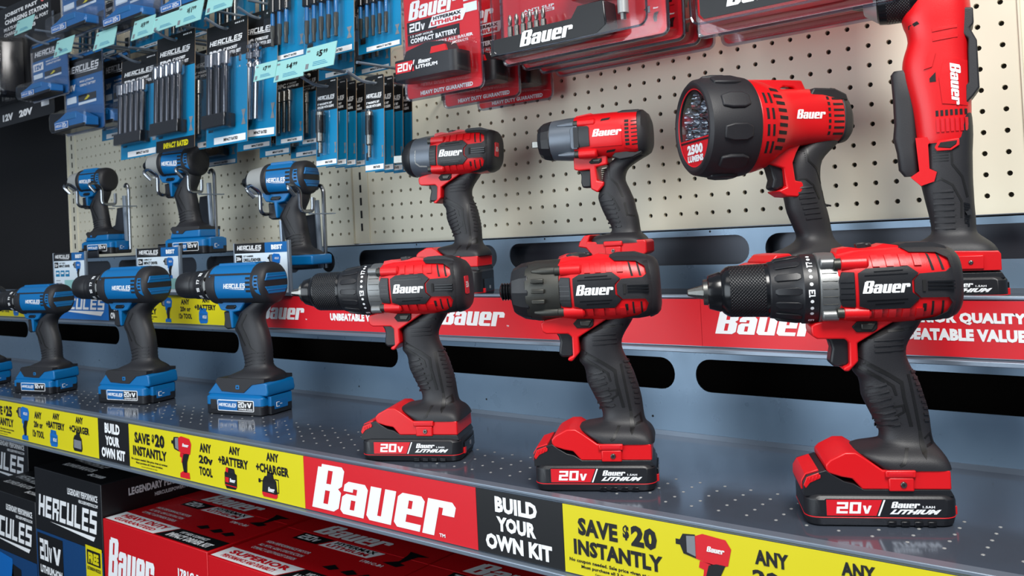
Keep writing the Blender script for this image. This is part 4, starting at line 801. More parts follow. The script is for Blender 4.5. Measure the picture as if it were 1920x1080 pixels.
c = card('brand_card', -.9, -.6025, YV, ZV - HV, ZV, 'skyink', 'blue brand card on the upper rail left of the black kit card'); mb = MB(); mb.decal(fit(HERCN, -.885, ZV - .033, -.615, ZV - .008), front(YV - .0004), 'white'); mb.decal(poly([(-.84, ZV - .036), (-.622, ZV - .036), (-.635, ZV - .046)]), front(YV - .0004), 'white'); mb.build('lettering', c)
yellow_card(-1.344, YV, ZV, 'yellow offer card at the far left end of the upper rail', True, .81)

# ---------------------------------------------------------------- standing information signs
def info_sign(x0, x1, y, z0, z1, title, volts, label):
    t = thing('info_sign', label, 'sign', (x0, y, z0), 0, 'white information signs on the upper rail'); w, h = x1 - x0, z1 - z0; mb = MB(); mb.box(0, w, 0, .001, 0, h, 'pale'); f = front(-.0004); g = front(-.0007)
    mb.decal(rect(0, h - .018, w * .58, h), f, 'ink'); mb.decal(rect(w * .58, h - .018, w, h), f, 'blueink'); mb.decal(fit(HERC, .008, h - .0145, w * .52, h - .004), g, 'white'); words(mb, g, 'BEST', w * .7, h - .013, w * .9, h - .0045, 'white', .04)
    mb.decal(rect(.003, h - .034, .022, h - .021), f, 'ink'); words(mb, g, volts, .0055, h - .031, .02, h - .024, 'white', .03); words(mb, f, title[0], .026, h - .025, .056, h - .0215, 'ink', .02); words(mb, f, title[1], .026, h - .033, .078, h - .027, 'ink', .03)
    for i in range(3): mb.decal(rect(.008 + i * .024, h - .054, .027 + i * .024, h - .04), f, 'tealink'); mb.decal(rect(.011 + i * .024, h - .048, .024 + i * .024, h - .044), g, 'white')
    tool_picture(mb, f, w - .058, h - .062, .042, True)
    for i in range(5): mb.decal(rect(.008, h - .064 - i * .006, .03 + (i % 2) * .008, h - .0625 - i * .006), f, 'grey_ink')
    mb.decal(rect(.05, .006, w - .006, h - .062), f, 'mint'); mb.build('printed_card', t)
    mb = MB(); mb.box(w, w + .005, -.003, .003, -.004, h + .002, 'trim').box(-.002, 0, -.002, .003, -.004, h + .001, 'trim').box(-.002, w + .005, -.002, .004, -.006, 0, 'trim').box(-.002, w + .005, .001, .0025, 0, h, 'trim'); mb.build('sign_holder', t, 1, .0006)
    return t
info_sign(-.124, .032, -.233, -.0985, -.0105, ('1/2" HAMMER', 'DRILL/DRIVER'), '20v', 'white information sign standing in front of the rightmost blue impact driver')
info_sign(-.468, -.309, -.233, -.0985, -.0095, ('COMPACT 1/4"', 'IMPACT DRIVER'), '12v', 'white information sign standing in front of the middle blue impact driver')
info_sign(-.843, -.691, -.233, -.0985, -.0095, ('1/4" HEX', 'IMPACT DRIVER'), '12v', 'white information sign at the far left, beside the black cloth')

# ---------------------------------------------------------------- tools in their places
drill((1.0167, -.3444, ZS), 28, 0, 'nearest red hammer drill, standing at the right above the yellow card')
drill((.4734, -.381, ZS), 26, .046, 'red hammer drill standing beside the blue drills, above the large red card', 1.01, True)
t = thing('hydraulic_impact_driver', 'red impact tool with a threaded spindle, in the middle of the lower shelf', 'impact driver', (.7392, -.3772, ZS), 28)
red_battery(t); red_foot(t, 0, .031); red_trigger(t, 0, .031); ribbed_body(t, 0, .031); bolt_nose(t, .031)
t = thing('impact_wrench', 'large red impact wrench with a grey nose, leftmost on the upper shelf', 'impact wrench', (.3195, -.14, ZU), 20)
red_battery(t, 17); red_foot(t, 17, -.0587); red_trigger(t, 17, -.0587); ribbed_body(t, 17, -.0587, True); wrench_nose(t, 17, -.0587)
compact_wrench((.6153, -.14, ZU), 20, 'compact red impact wrench with a short square drive, on the upper shelf')
spotlight((.886, -.15, ZU), 50, 'red and black 2500 lumens spotlight standing on the upper shelf')
angle_drill((1.0386, -.14, ZU), 12, 'tall red right angle drill at the right end of the upper shelf')
blue_drill((-.002, -.299, ZS), 12, 'blue cordless drill nearest the red drills, with a 20V battery')
blue_drill((-.308, -.331, ZS), 13, 'blue cordless drill in the middle of the blue row, with a 20V battery')
blue_drill((-.615, -.36, ZS), 15, 'small blue 12V drill at the left end of the lower shelf', .88, 12)
blue_drill((-.885, -.38, ZS), 16, 'blue drill cut off by the left edge of the photo', .88, 12)
def cradle(dx, dz, label, full=True):
    t = thing('wire_cradle', label, 'tool hanger', (0, 0, 0), 0, 'wire cradles on the pegboard')
    A = lambda a, b, y: tuple(at(440 + a / 4.5, 280 + b / 4.5, y) + Vector((dx, 0, dz)))
    for pts in ([(165, 410, -.238), (92, 335, -.25), (130, 300, -.235), (215, 365, -.215), (218, 520, -.215), (245, 548, -.208), (318, 545, -.175), (350, 530, -.172)],
                [(510, 395, -.238), (440, 310, -.25), (475, 292, -.235), (548, 345, -.215), (553, 500, -.215), (575, 525, -.212), (648, 522, -.18), (660, 503, -.178), (657, 405, -.178)]):
        v = [A(*p) for p in pts]; q = v[-3]; mb = MB(); mb.box(q[0] - .006, q[0] + .006, -.182, -.13, q[2] - .0055, q[2] - .0035, 'trim'); mb.build('bracket_arm', t); mb = MB(); mb.tube(v, .0034, 'wire', 10, .008); mb.build('prong', t)
    mb = MB(); mb.tube([A(690, 330, -.13), (A(720, 300, -.135)), A(748, 340, -.135), A(772, 1000, -.135)], .0038, 'wire', 10, .008); mb.build('support_wire', t)
    for q in ((690, 430, 730, 1000, -.135), (395, 600, 420, 1000, -.135)): mb = MB(); mb.tube([A(q[0], q[1], q[4]), A(q[2], q[3], q[4])], .005, 'trim', 8); mb.build('plate_edge', t)
    q = [A(590, 560, -.13), A(690, 545, -.13), A(725, 1000, -.13), A(440, 1000, -.13), A(440, 800, -.13), A(560, 740, -.13)]; mb = MB(); mb.prism([(p[0], p[2]) for p in q], -.131, -.125, 'bracket'); mb.build('back_plate', t, 1, .001)
    mb = MB(); a = A(460, 985, -.13); b = A(720, 985, -.13); mb.box(a[0], b[0], -.2, -.125, a[2] - .006, a[2] - .003, 'bracket'); mb.box(a[0], b[0], -.2, -.197, a[2] - .02, a[2] - .003, 'bracket'); mb.build('support_ledge', t, 1, .0006)
    return t
impact_driver((-.0149, -.1688, -.054), 15, 'bare blue impact driver without a battery, rightmost in the wire cradles')
cradle(0, 0, 'wire cradle that holds the bare blue impact driver')
tip = at(460.4, 354, -.25)
p = at(362, 453, -.165); impact_driver((p.x, p.y, p.z + .008), 15, 'blue 12V impact driver in the middle wire cradle', 1.0, 1)
q = at(268, 323, -.25) - tip; cradle(q.x, q.z, 'wire cradle that holds the middle blue impact driver')
p = at(196, 458, -.165); impact_driver((p.x, p.y, p.z + .008), 15, 'blue 12V impact driver in the left wire cradle, by the black cloth', .9, 1)
q = at(118, 350, -.25) - tip; cradle(q.x, q.z, 'wire cradle at the far left, by the black cloth')
# ---------------------------------------------------------------- hanging goods
def cpx(pl, pr, pt, pb, y): pm, vm = (pl + pr) / 2, (pt + pb) / 2; return at(pl, vm, y).x, at(pr, vm, y).x, at(pm, pb, y).z, at(pm, pt, y).z
def hook(x, z, y1, label, arm=True):
    t = thing('peg_hook', label, 'hook', (x, 0, z), 0, 'wire hooks on the pegboard'); mb = MB()
    mb.tube([(0, -.002, 0), (0, y1 + .006, 0), (0, y1 - .008, .002), (0, y1 - .034, .013)], .0028, 'trim', 8, .008); mb.box(-.009, .009, -.004, -.0008, -.012, .045, 'wire'); mb.build('prong', t)
    if arm: mb = MB(); mb.tube([(0, -.002, .032), (0, y1 - .012, .03)], .0026, 'trim', 8); mb.build('tag_arm', t)
    return t
def price_tag(pl, pr, pt, pb, y, price, label):
    c4 = cpx(pl, pr, pt, pb, y); w = c4[1] - c4[0]; h = c4[3] - c4[2]
    t = tag(MB().box(-w / 2, w / 2, -.0006, .0006, -h / 2, h / 2, 'mint').build('price_tag'), label, 'price tag', 'mint price tags on the hooks')
    t.location = ((c4[0] + c4[1]) / 2, y, (c4[2] + c4[3]) / 2); t.rotation_euler = (R(-14), 0, 0); mb = MB(); f = front(-.001)
    if price: words(mb, f, '$', -w * .12, h * .05, -w * .05, h * .25, 'ink', .02); words(mb, f, price[0], -w * .04, 0, w * .08, h * .28, 'ink', .03); words(mb, f, price[1], w * .1, h * .1, w * .24, h * .27, 'ink', .02)
    for i in range(3): mb.decal(rect(-w * .2, -h * (.2 + i * .07), w * (.2 + .05 * i), -h * (.18 + i * .07)), f, 'tealink')
    mb.decal(rect(-w * .44, -h * .42, -w * .34, -h * .2), f, 'grey_ink'); mb.decal(rect(-w * .46, h * .3, -w * .36, h * .38), f, 'grey_ink'); mb.build('lettering', t)
    c = MB(); c.box(-w / 2, w / 2, .0006, .002, -h / 2, h / 2, 'clear'); c.build('tag_holder', t); return t
def bit(mb, style, x, y, z0, z1, w):
    L = z1 - z0
    if style == 'socket': mb.lathe([(z1, w * .4), (z1 - .001, w * .47), (z1 - L * .17, w * .47), (z1 - L * .2, w * .34)], 'chrome', y, 0, 14, 'z', x); mb.lathe([(z1 - L * .19, w * .33), (z0 + L * .12, w * .33), (z0 + L * .1, w * .2), (z0, w * .18)], 'darkchrome', y, 0, 14, 'z', x)
    elif style == 'blue':
        mb.lathe([(z1, w * .36), (z1 - .001, w * .43), (z1 - L * .28, w * .43), (z1 - L * .3, w * .25)], 'gloss', y, 0, 12, 'z', x); mb.lathe([(z1 - L * .3, w * .2), (z1 - L * .56, w * .2)], 'blue', y, 0, 12, 'z', x); mb.lathe([(z1 - L * .56, w * .22), (z1 - L * .8, w * .22), (z1 - L * .84, w * .16), (z0, w * .16)], 'gun', y, 0, 8, 'z', x)
    elif style == 'chrome': mb.lathe([(z1, w * .2), (z1 - L * .02, w * .36), (z1 - L * .06, w * .36), (z1 - L * .09, w * .22), (z1 - L * .12, w * .4), (z1 - L * .2, w * .4), (z1 - L * .23, w * .24), (z1 - L * .27, w * .36), (z1 - L * .34, w * .3), (z0, w * .24)], 'chrome', y, 0, 14, 'z', x)
    elif style == 'holder': mb.lathe([(z1, w * .34), (z1 - L * .03, w * .42), (z1 - L * .1, w * .42)], 'steel', y, 0, 14, 'z', x); mb.lathe([(z1 - L * .1, w * .43), (z1 - L * .52, w * .43)], 'gloss', y, 0, 14, 'z', x); mb.lathe([(z1 - L * .52, w * .36), (z1 - L * .72, w * .36), (z1 - L * .75, w * .2), (z0, w * .2)], 'steel', y, 0, 12, 'z', x)
    else: mb.lathe([(z1, w * .3), (z1 - .001, w * .36), (z1 - L * .25, w * .36), (z1 - L * .27, w * .22), (z0, w * .22)], 'steel', y, 0, 14, 'z', x)
def bit_card(x0, x1, z0, z1, y, style, n, lines, strip, label, group, tilt=0, yaw=0):
    w, h = x1 - x0, z1 - z0; name = {'holder': 'bit_holder_pack', 'socket': 'socket_bit_pack', 'blue': 'nut_setter_pack', 'chrome': 'socket_adapter_pack', 'rod': 'bit_extension_pack'}[style]
    t = thing(name, label, 'tool bit pack', ((x0 + x1) / 2, y, z1), yaw, group); t.rotation_euler = (R(-3), R(tilt), R(yaw))
    mb = MB(); hd = .3 if style != 'holder' else .36; H = -h * hd
    hole = [(.007 * math.cos(2 * PI * i / 10), -.011 + .0045 * math.sin(2 * PI * i / 10)) for i in range(10)]
    top = tess([[(-w / 2, H), (w / 2, H), (w / 2, -.003), (w / 2 - .003, 0), (-w / 2 + .003, 0), (-w / 2, -.003)], hole]); mb.decal(top, front(0), 'ink'); mb.decal(top, front(.0007), 'kraft')
    mb.decal(rect(-w / 2, -h, w / 2, H), front(0), 'tealink'); mb.decal(rect(-w / 2, -h, w / 2, H), front(.0007), 'kraft'); mb.box(w / 2 - .0004, w / 2, -.0001, .0008, -h, 0, 'kraft').box(-w / 2, -w / 2 + .0004, -.0001, .0008, -h, 0, 'kraft')
    f, g = front(-.0004), front(-.0007)
    mb.decal(fit(HERC, -w * .42, H + h * .12, w * .38, H + h * .175), f, 'white'); words(mb, f, '60315', w * .2, -h * .035, w * .42, -h * .022, 'white')
    if lines[0]: words(mb, f, lines[0], -w * .42, H + h * .035, -w * .12, H + h * .095, 'white', .04)
    a = -w * .08 if lines[0] else -w * .42; words(mb, f, lines[1], a, H + h * .07, w * .26, H + h * .095, 'white', .03); words(mb, f, lines[2], a, H + h * .03, w * .34, H + h * .058, 'white', .03)
    if strip == 'white': mb.decal(rect(-w * .3 if style != 'holder' else -w * .48, -h * .985, w * .46, -h * .93), f, 'white'); words(mb, g, 'IMPACT RATED', -w * .06, -h * .97, w * .28, -h * .945, 'ink', .03)
    else: mb.decal(rect(-w / 2, -h, w / 2, -h * .9), f, 'ink'); words(mb, g, 'IMPACT RATED', -w * .3, -h * .975, w * .35, -h * .925, 'yellow', .05)
    mb.decal(rect(-w * .44, -h * .88, -w * .32, -h * .8), f, 'ink'); mb.decal(disc(-w * .38, H - h * .05, w * .05), f, 'white'); mb.decal(disc(-w * .38, H - h * .1, w * .04), f, 'pink')
    mb.decal(poly([(w * .36, -h * .86), (w * .46, -h * .86), (w * .42, -h * .8), (w * .46, -h * .74), (w * .36, -h * .74), (w * .4, -h * .8)]), f, 'grey_ink')
    mb.build('backing_card', t)
    zb, zt2 = -h * .88, H - h * .005; bw = w * (.74 if n > 3 else .56 if n > 1 else .36)
    if style in ('socket', 'chrome', 'blue'): zt2 = H + h * .05
    pit = bw / n; d = min(pit * .5, .012); xs = [-w * .05 - bw / 2 + pit * (i + .5) for i in range(n)]
    if style == 'blue': zb = -h * .85
    for x in xs: m2 = MB(); bit(m2, style, x, -d - .001, zb + h * .02, zt2 - h * .015, min(pit, .025)); m2.build('tool_bit', t)
    m2 = MB(); m2.box(xs[0] - pit * .6, xs[-1] + pit * .6, -2 * d - .003, -.0009, zb, zt2, 'clear')
    if style in ('socket',): m2.box(xs[0] - pit * .5, xs[-1] + pit * .5, -2 * d - .002, -.001, zb + h * .01, zb + h * .12, 'gloss')
    m2.build('blister', t, 1, .002); return t
GB, GH = 'socket and nut setter packs on the hooks', 'magnetic bit holder packs on two hooks'
SET = [((232, 301, 105, 296), -.18, 'socket', 5, ('5PC', '4" SOCKET', 'BIT SETTER'), 'white', 'socket pack of five chrome bits, leftmost of the hanging packs over the pegboard', 0, 0),
 ((299, 371, 62, 283), -.2, 'socket', 5, ('5PC', '6" SOCKET', 'ADAPTER SET'), 'yellow', 'socket pack with yellow impact rated lettering at its foot', 0, 0),
 ((366, 414, 92, 280), -.15, 'rod', 1, ('', '6" MAGNETIC', 'BIT HOLDER'), 'white', 'blue pack with a single long bit, behind two socket packs', 0, 0),
 ((392, 470, 40, 273), -.2, 'socket', 3, ('3PC', '6" SOCKET', 'ADAPTER SET'), 'white', 'pack of three dark sockets left of the 7 dollar price tag', 0, 0),
 ((455, 528, 20, 260), -.18, 'chrome', 3, ('3PC', '6" WOBBLE SOCKET', 'ADAPTER SET'), 'white', 'tilted pack of three chrome wobble adapters above the 7 dollar price tag', 2, 0),
 ((506, 576, -45, 114), -.17, 'blue', 3, ('3PC', 'IMPACT SOCKET', 'ADAPTER SET'), 'white', 'pack of three blue banded bits above the 4 dollar price tag', 0, 0),
 ((574, 668, -70, 108), -.19, 'blue', 5, ('5PC', '2-9/16" MAGNETIC', 'NUT SETTER'), 'white', 'wide pack of five nut setters above the 5 dollar price tag', 0, 0),
 ((674, 756, -60, 96), -.16, 'blue', 5, ('5PC', '2-9/16" MAGNETIC', 'NUT SETTER'), 'white', 'pack of five nut setters hanging beside the red battery pack', 0, 0),
 ((520, 572, 125, 270), -.13, 'rod', 3, ('3PC', '6" SOCKET', 'ADAPTER SET'), 'white', 'blue pack hanging behind the 4 dollar price tag', 0, 0),
 ((563, 600, 130, 272), -.1, 'rod', 2, ('', '6" SOCKET', 'ADAPTER SET'), 'white', 'blue pack hanging just left of the bit holder packs', 0, 0),
 ((448, 512, 130, 281), -.1, 'socket', 3, ('', '6" SOCKET', 'ADAPTER SET'), 'white', 'dark pack half hidden behind the chrome adapters', 0, 0),
 ((490, 548, 140, 293), -.075, 'socket', 3, ('', '6" SOCKET', 'ADAPTER SET'), 'white', 'hindmost dark pack, lowest of those behind the price tags', 0, 0),
 ((548, 602, 150, 295), -.06, 'rod', 2, ('', '6" SOCKET', 'ADAPTER SET'), 'white', 'dark pack against the pegboard behind the blue packs', 0, 0),
 ((600, 668, -10, 146), -.125, 'blue', 4, ('', '2-9/16" MAGNETIC', 'NUT SETTER'), 'white', 'nut setter pack hidden behind the 5 dollar price tag', 0, 0),
 ((668, 735, -10, 138), -.105, 'blue', 4, ('', '2-9/16" MAGNETIC', 'NUT SETTER'), 'white', 'nut setter pack in the shade, second in from the red battery pack', 0, 0),
 ((372, 448, 190, 312), -.06, 'socket', 4, ('', '4" SOCKET', 'BIT SETTER'), 'white', 'dark pack hanging low behind the middle blue impact driver', 0, 0),
 ((246, 312, -10, 92), -.08, 'rod', 3, ('', '4" SOCKET', 'BIT SETTER'), 'white', 'shaded pack behind the upright mint tag, high over the first socket pack', 0, 0),
 ((318, 396, -30, 76), -.07, 'rod', 3, ('', '4" SOCKET', 'BIT SETTER'), 'white', 'shaded pack behind the slanted blank mint tag', 0, 0),
 ((404, 482, -50, 62), -.07, 'rod', 3, ('', '4" SOCKET', 'BIT SETTER'), 'white', 'shaded pack behind the 11 dollar mint tag', 0, 0),
 ((488, 556, -70, 50), -.06, 'rod', 3, ('', '4" SOCKET', 'BIT SETTER'), 'white', 'shaded pack behind the blue banded bits, against the pegboard', 0, 0),
 ((150, 222, 10, 112), -.08, 'rod', 3, ('', '4" SOCKET', 'BIT SETTER'), 'white', 'shaded pack behind the tag over the 20 volt clamshell', 0, 0),
 ((196, 240, 100, 262), -.1, 'rod', 2, ('', '4" SOCKET', 'BIT SETTER'), 'white', 'dim pack behind the blue clamshell and the first socket pack', 0, 0)]
for q, y, st, n, ln, strip, lab, tl, yw in SET:
    c = cpx(*q, y); bit_card(c[0], c[1], c[2], c[3], y, st, n, ln, strip, lab, GB, tl, yw)
    hook((c[0] + c[1]) / 2, c[3] - .0125, y - .012, 'wire hook carrying the ' + ' '.join(lab.split(',')[0].split()[:11]))
ordn = ['front', 'second', 'third', 'rear']
for (q, side) in (((596, 636, 148, 312), 'left'), ((688, 724, 141, 322), 'right')):
    c = cpx(*q, -.175)
    for k in range(4): y = -.175 + k * .0215; bit_card(c[0], c[1], c[2], c[3], y, 'holder', 1, ('', '3" MAGNETIC BIT', 'HOLDER WITH SLEEVE'), 'white', '%s magnetic bit holder pack on the %s of the two hooks' % (ordn[k], side), GH)
    hook((c[0] + c[1]) / 2, c[3] - .0125, -.2, 'wire hook carrying the %s four bit holder packs' % side)
TAGS = [((478, 518, 116, 150), ('7', '99'), '7 dollar mint price tag'), ((516, 572, 108, 150), ('4', '99'), '4 dollar 99 mint price tag'), ((572, 629, 82, 130), ('5', '99'), '5 dollar 99 mint price tag, right of all the tags'), ((249, 289, 32, 72), ('19', '99'), 'mint price tag above the first socket pack'), ((288, 334, 25, 56), None, 'slanted blank mint price tag between two upright ones'), ((333, 380, 3, 46), ('11', '99'), '11 dollar mint price tag at the top'), ((388, 438, -18, 22), None, 'mint price tag cut off by the top edge'), ((178, 217, 54, 91), None, 'mint price tag over the 20 volt clamshell'), ((104, 137, 70, 104), None, 'mint price tag hanging by the 12 volt clamshell'), ((30, 62, 32, 62), None, 'mint price tag in front of the charger pack, far left')]
for q, pr, lab in TAGS: price_tag(*q, -.235, pr, lab)
def clamshell(x0, x1, z0, z1, y, d, label, kind, group=None):
    w, h = x1 - x0, z1 - z0; t = thing('clamshell_pack', label, 'tool pack', ((x0 + x1) / 2, y, z1), 0, group); a = w / 2
    mb = MB(); hl = [(.009 * math.cos(2 * PI * i / 10), -.012 + .0045 * math.sin(2 * PI * i / 10)) for i in range(10)]; f, g = front(-.0006), front(-.001); red = kind[0] == 'r'
    base = tess([rrect(-a + .004, a - .004, -h + .004, -.004, .008), hl]); mb.decal(base, front(0), 'print_red' if red else 'blueink'); mb.decal(base, front(.0008), 'print_red' if red else 'ink')
    if kind == 'r_batt':
        mb.decal(fit(BAUER, -a * .84, -h * .33, a * .42, -h * .18), f, 'white'); mb.decal(rect(-a * .88, -h * .445, -a * .1, -h * .345), f, 'ink'); mb.decal(fit(V20, -a * .82, -h * .43, -a * .4, -h * .36), g, 'white'); mb.decal(poly([(-a * .32, -h * .43), (a * .55, -h * .43), (a * .68, -h * .34), (-a * .2, -h * .34)]), g, 'white'); k = front(-.0013)
        words(mb, k, 'HYPERMAX', -a * .18, -h * .378, a * .52, -h * .35, 'ink', .03, .004); words(mb, k, 'LITHIUM', -a * .24, -h * .42, a * .5, -h * .388, 'print_red', .03, .004); mb.decal(rect(-a * .88, -h * .54, a * .46, -h * .45), f, 'ink'); words(mb, g, '1.5 AMP HOUR', -a * .8, -h * .475, -a * .2, -h * .457, 'white'); words(mb, g, 'COMPACT BATTERY', -a * .8, -h * .525, a * .4, -h * .485, 'white', .03)
        words(mb, f, 'POWERS ALL BAUER', -a * .34, -h * .57, a * .78, -h * .545, 'white', .03); words(mb, f, '20V LITHIUM PRODUCTS', -a * .2, -h * .6, a * .66, -h * .58, 'white', .02)
        for i in range(3): mb.decal(rect(a * .58, -h * (.2 + .09 * i), a * .9, -h * (.13 + .09 * i)), f, 'pale')
        words(mb, f, 'HEAVY DUTY GUARANTEED', -a * .6, -h * .962, a * .72, -h * .928, 'white', .03)
    elif kind == 'r_set':
        mb.decal(poly([(-a * .94, -h * .95), (-a * .94, -h * .84), (-a * .5, -h * .84), (-a * .45, -h * .815), (a * .08, -h * .815), (a * .16, -h * .745), (a * .44, -h * .745), (a * .46, -h * .9), (a * .36, -h * .94)]), lambda u, v: (u, -d - .0006, v), 'ink'); mb.decal(fit(BAUER, -a * .56, -h * .925, a * .1, -h * .825), lambda u, v: (u, -d - .001, v), 'white')
        words(mb, f, 'ANTI SLIP', -a * .7, -h * .65, -a * .3, -h * .63, 'white'); mb.decal(rect(-a * .72, -h * .675, -a * .3, -h * .655), f, 'white'); words(mb, g, 'ANTI STRIPPING', -a * .7, -h * .673, -a * .32, -h * .658, 'print_red', .03); tool_picture(mb, f, a * .74, -h * .76, h * .13); tool_picture(mb, f, a * .74, -h * .92, h * .13)
    elif kind == 'r_case': mb.decal(poly([(-a * .76, -h * .9), (-a * .8, -h * .86), (-a * .8, -h * .3), (a * .8, -h * .3), (a * .8, -h * .9)]), lambda u, v: (u, -d - .0006, v), 'ink'); mb.decal(fit(BAUER, -a * .52, -h * .84, a * .2, -h * .66), lambda u, v: (u, -d - .001, v), 'white')
    else:
        mb.decal(rect(-a * .95, -h * .3, a * .95, -h * .06), f, 'ink'); mb.decal(fit(HERC, -a * .8, -h * .26, a * .8, -h * .15), g, 'white'); mb.decal(rect(-a * .9, -h * .47, -a * .35, -h * .34), f, 'white' if kind == 'b12' else 'blueink'); words(mb, g, '12V' if kind == 'b12' else '20V', -a * .82, -h * .45, -a * .42, -h * .37, 'blueink' if kind == 'b12' else 'white', .04)
        words(mb, f, 'MAX LITHIUM', -a * .2, -h * .37, a * .5, -h * .345, 'white'); words(mb, f, 'COMPACT BATTERY', -a * .2, -h * .42, a * .6, -h * .39, 'white'); mb.decal(rect(-a * .3, -h * .6, a * .6, -h * .52), f, 'ink'); mb.decal(poly([(0, -h * .59), (a * .2, -h * .54), (a * .3, -h * .56), (a * .14, -h * .59)]), g, 'yellow'); mb.decal(rect(-a * .3, -h * .64, a * .6, -h * .61), f, 'pale'); mb.decal(rect(-a * .9, -h * .6, -a * .4, -h * .52), f, 'pale')
    mb.build('insert_card', t)
    m2 = MB(); q = rrect(-a + .002, a - .002, -h + .002, -.002, .01); m2.tube([(x, -.001, z) for x, z in q] + [(q[0][0], -.001, q[0][1])], .0022, 'rim', 6)
    m2.box(-a + .003, a - .003, -.0035, -.003, -h + .003, -.02, 'clear')
    if kind in ('r_set', 'r_case'): q = rrect(-a + .012, a - .012, -h + .01, -h * .2, .012); m2.loft([[(x, yy, z) for x, z in rrect(-a + i, a - i, -h + i * .6, -h * .2 - i, .012)] for yy, i in ((-.004, .008), (-d + .004, .011), (-d, .016))], 'clear'); m2.tube([(x, -d, z) for x, z in q] + [(q[0][0], -d, q[0][1])], .0015, 'rim', 6)
    m2.build('clear_shell', t)
    if kind == 'r_batt':
        m3 = MB(); m3.prismz(rrect(-a * .78, a * .84, -.046, -.006, .014), -h * 0.870, -h * 0.710, 'black').prismz(rrect(-a * .77, a * .83, -.0455, -.0065, .014), -h * 0.833, -h * 0.827, 'print_red'); m3.prism([(-a * .5, -h * 0.710), (-a * .42, -h * 0.645), (a * .1, -h * 0.605), (a * .5, -h * 0.625), (a * .6, -h * 0.710)], -.042, -.012, 'black').prism([(a * .2, -h * 0.705), (a * .24, -h * 0.655), (a * .56, -h * 0.655), (a * .6, -h * 0.705)], -.044, -.04, 'red')
        yy = -.0464; m3.decal(poly([(-a * .66, -h * 0.815), (-a * .18, -h * 0.815), (-a * .22, -h * 0.730), (-a * .66, -h * 0.730)]), front(yy), 'print_red'); m3.decal(fit(V20, -a * .61, -h * 0.803, -a * .22, -h * 0.741), front(yy - .0004), 'white'); m3.decal(poly([(-a * .27, -h * 0.815), (-a * .24, -h * 0.815), (-a * .16, -h * 0.730), (-a * .19, -h * 0.730)]), front(yy), 'white'); m3.decal(fit(BAUER, -a * .08, -h * 0.768, a * .26, -h * 0.735), front(yy), 'white'); words(m3, front(yy), 'LITHIUM', -a * .14, -h * 0.805, a * .4, -h * 0.777, 'white', .03, .003); m3.build('battery', t, 1, .0015)
        m4 = MB(); m4.loft([[(x, yy2, z) for x, z in rrect(-a * .84 + i, a * .9 - i, -h * 0.910 + i, -h * 0.585 - i, .012)] for yy2, i in ((-.003, 0), (-.045, .003), (-.05, .008))], 'clear'); m4.build('blister', t)
    elif kind == 'r_set':
        for i in range(6): m3 = MB(); m3.lathe([(-h * .685, .0014), (-h * .685 - .004, .003), (-h * .74, .003), (-h * .755, .0024), (-h * .765, .004), (-h * .835, .004)], 'steel', -.028, 0, 10, 'z', -a * .72 + i * a * .085); m3.build('screwdriver_bit', t)
        m3 = MB(); m3.lathe([(-h * .5, .007), (-h * .84, .007)], 'silver', -.026, 0, 14, 'z', a * .62); m3.lathe([(-h * .84, .004), (-h * .88, .004)], 'steel', -.026, 0, 6, 'z', a * .62); m3.build('bit_holder', t)
        m3 = MB(); m3.prism([(a * .02, -h * .5), (a * .02, -h * .66), (a * .08, -h * .7), (a * .4, -h * .7), (a * .46, -h * .66), (a * .46, -h * .5)], -.034, -.006, 'red'); m3.build('case', t, 1, .003)
        m3 = MB(); m3.prism([(-a * .95, -h * .955), (-a * .95, -h * .835), (-a * .5, -h * .835), (-a * .45, -h * .81), (a * .07, -h * .81), (a * .15, -h * .74), (a * .45, -h * .74), (a * .47, -h * .9), (a * .37, -h * .945)], -d + .0005, -.006, 'gloss'); m3.build('bit_tray', t, 1, .002)
    elif kind == 'r_case': m3 = MB(); m3.prism([(-a * .84, -h * .86), (-a * .78, -h * .92), (a * .84, -h * .92), (a * .84, -h * .2), (-a * .84, -h * .2)], -d + .0005, -.004, 'red'); m3.build('case', t, 1, .004)
    else:
        m3 = MB(); z = -h * .95; m3.prism([(-a * .8, z), (-a * .84, z + h * .11), (-a * .5, z + h * .15), (-a * .2, z + h * .2), (a * .3, z + h * .19), (a * .8, z + h * .1), (a * .8, z)], -.036, -.006, 'blueink').box(-a * .8, a * .78, -.0375, -.005, z - .004, z + h * .03, 'black').box(-a * .2, a * .34, -.0372, -.03, z + h * .1, z + h * .17, 'blue'); m3.decal(rect(-a * .74, z + h * .01, -a * .05, z + h * .09), front(-.038), 'white'); m3.decal(rect(-a * .72, z + h * .015, -a * .07, z + h * .085), front(-.0383), 'skyink'); m3.decal(fit(HERCN, -a * .68, z + h * .035, -a * .38, z + h * .065), front(-.0386), 'white'); m3.decal(fit(V12 if kind == 'b12' else H20, -a * .34, z + h * .025, -a * .12, z + h * .075), front(-.0386), 'white'); m3.build('battery', t, 1, .002)
        m4 = MB(); m4.loft([[(x, yy2, zz) for x, zz in rrect(-a * .98 + i, a * .95 - i, -h * .99 + i, -h * .7 - i, .01)] for yy2, i in ((-.003, 0), (-.04, .003), (-.044, .007))], 'clear'); m4.build('blister', t)
    return t
c = cpx(756, 905, -55, 180, -.215)
for k, lab in enumerate(('front red 20V battery pack in clear plastic, over the large impact wrench', 'second red battery pack, just behind the front one', 'rear red battery pack, lowest on the right of the three')): clamshell(c[0], c[1], c[2] + (0, -.004, 0)[k], c[3] + (0, -.004, 0)[k], -.215 + k * .085, .05, lab, 'r_batt', 'red battery packs on one hook')
hook((c[0] + c[1]) / 2, c[3] - .0125, -.235, 'wire hook carrying the three red battery packs', False)
c = cpx(936, 1252, -190, 98, -.2)
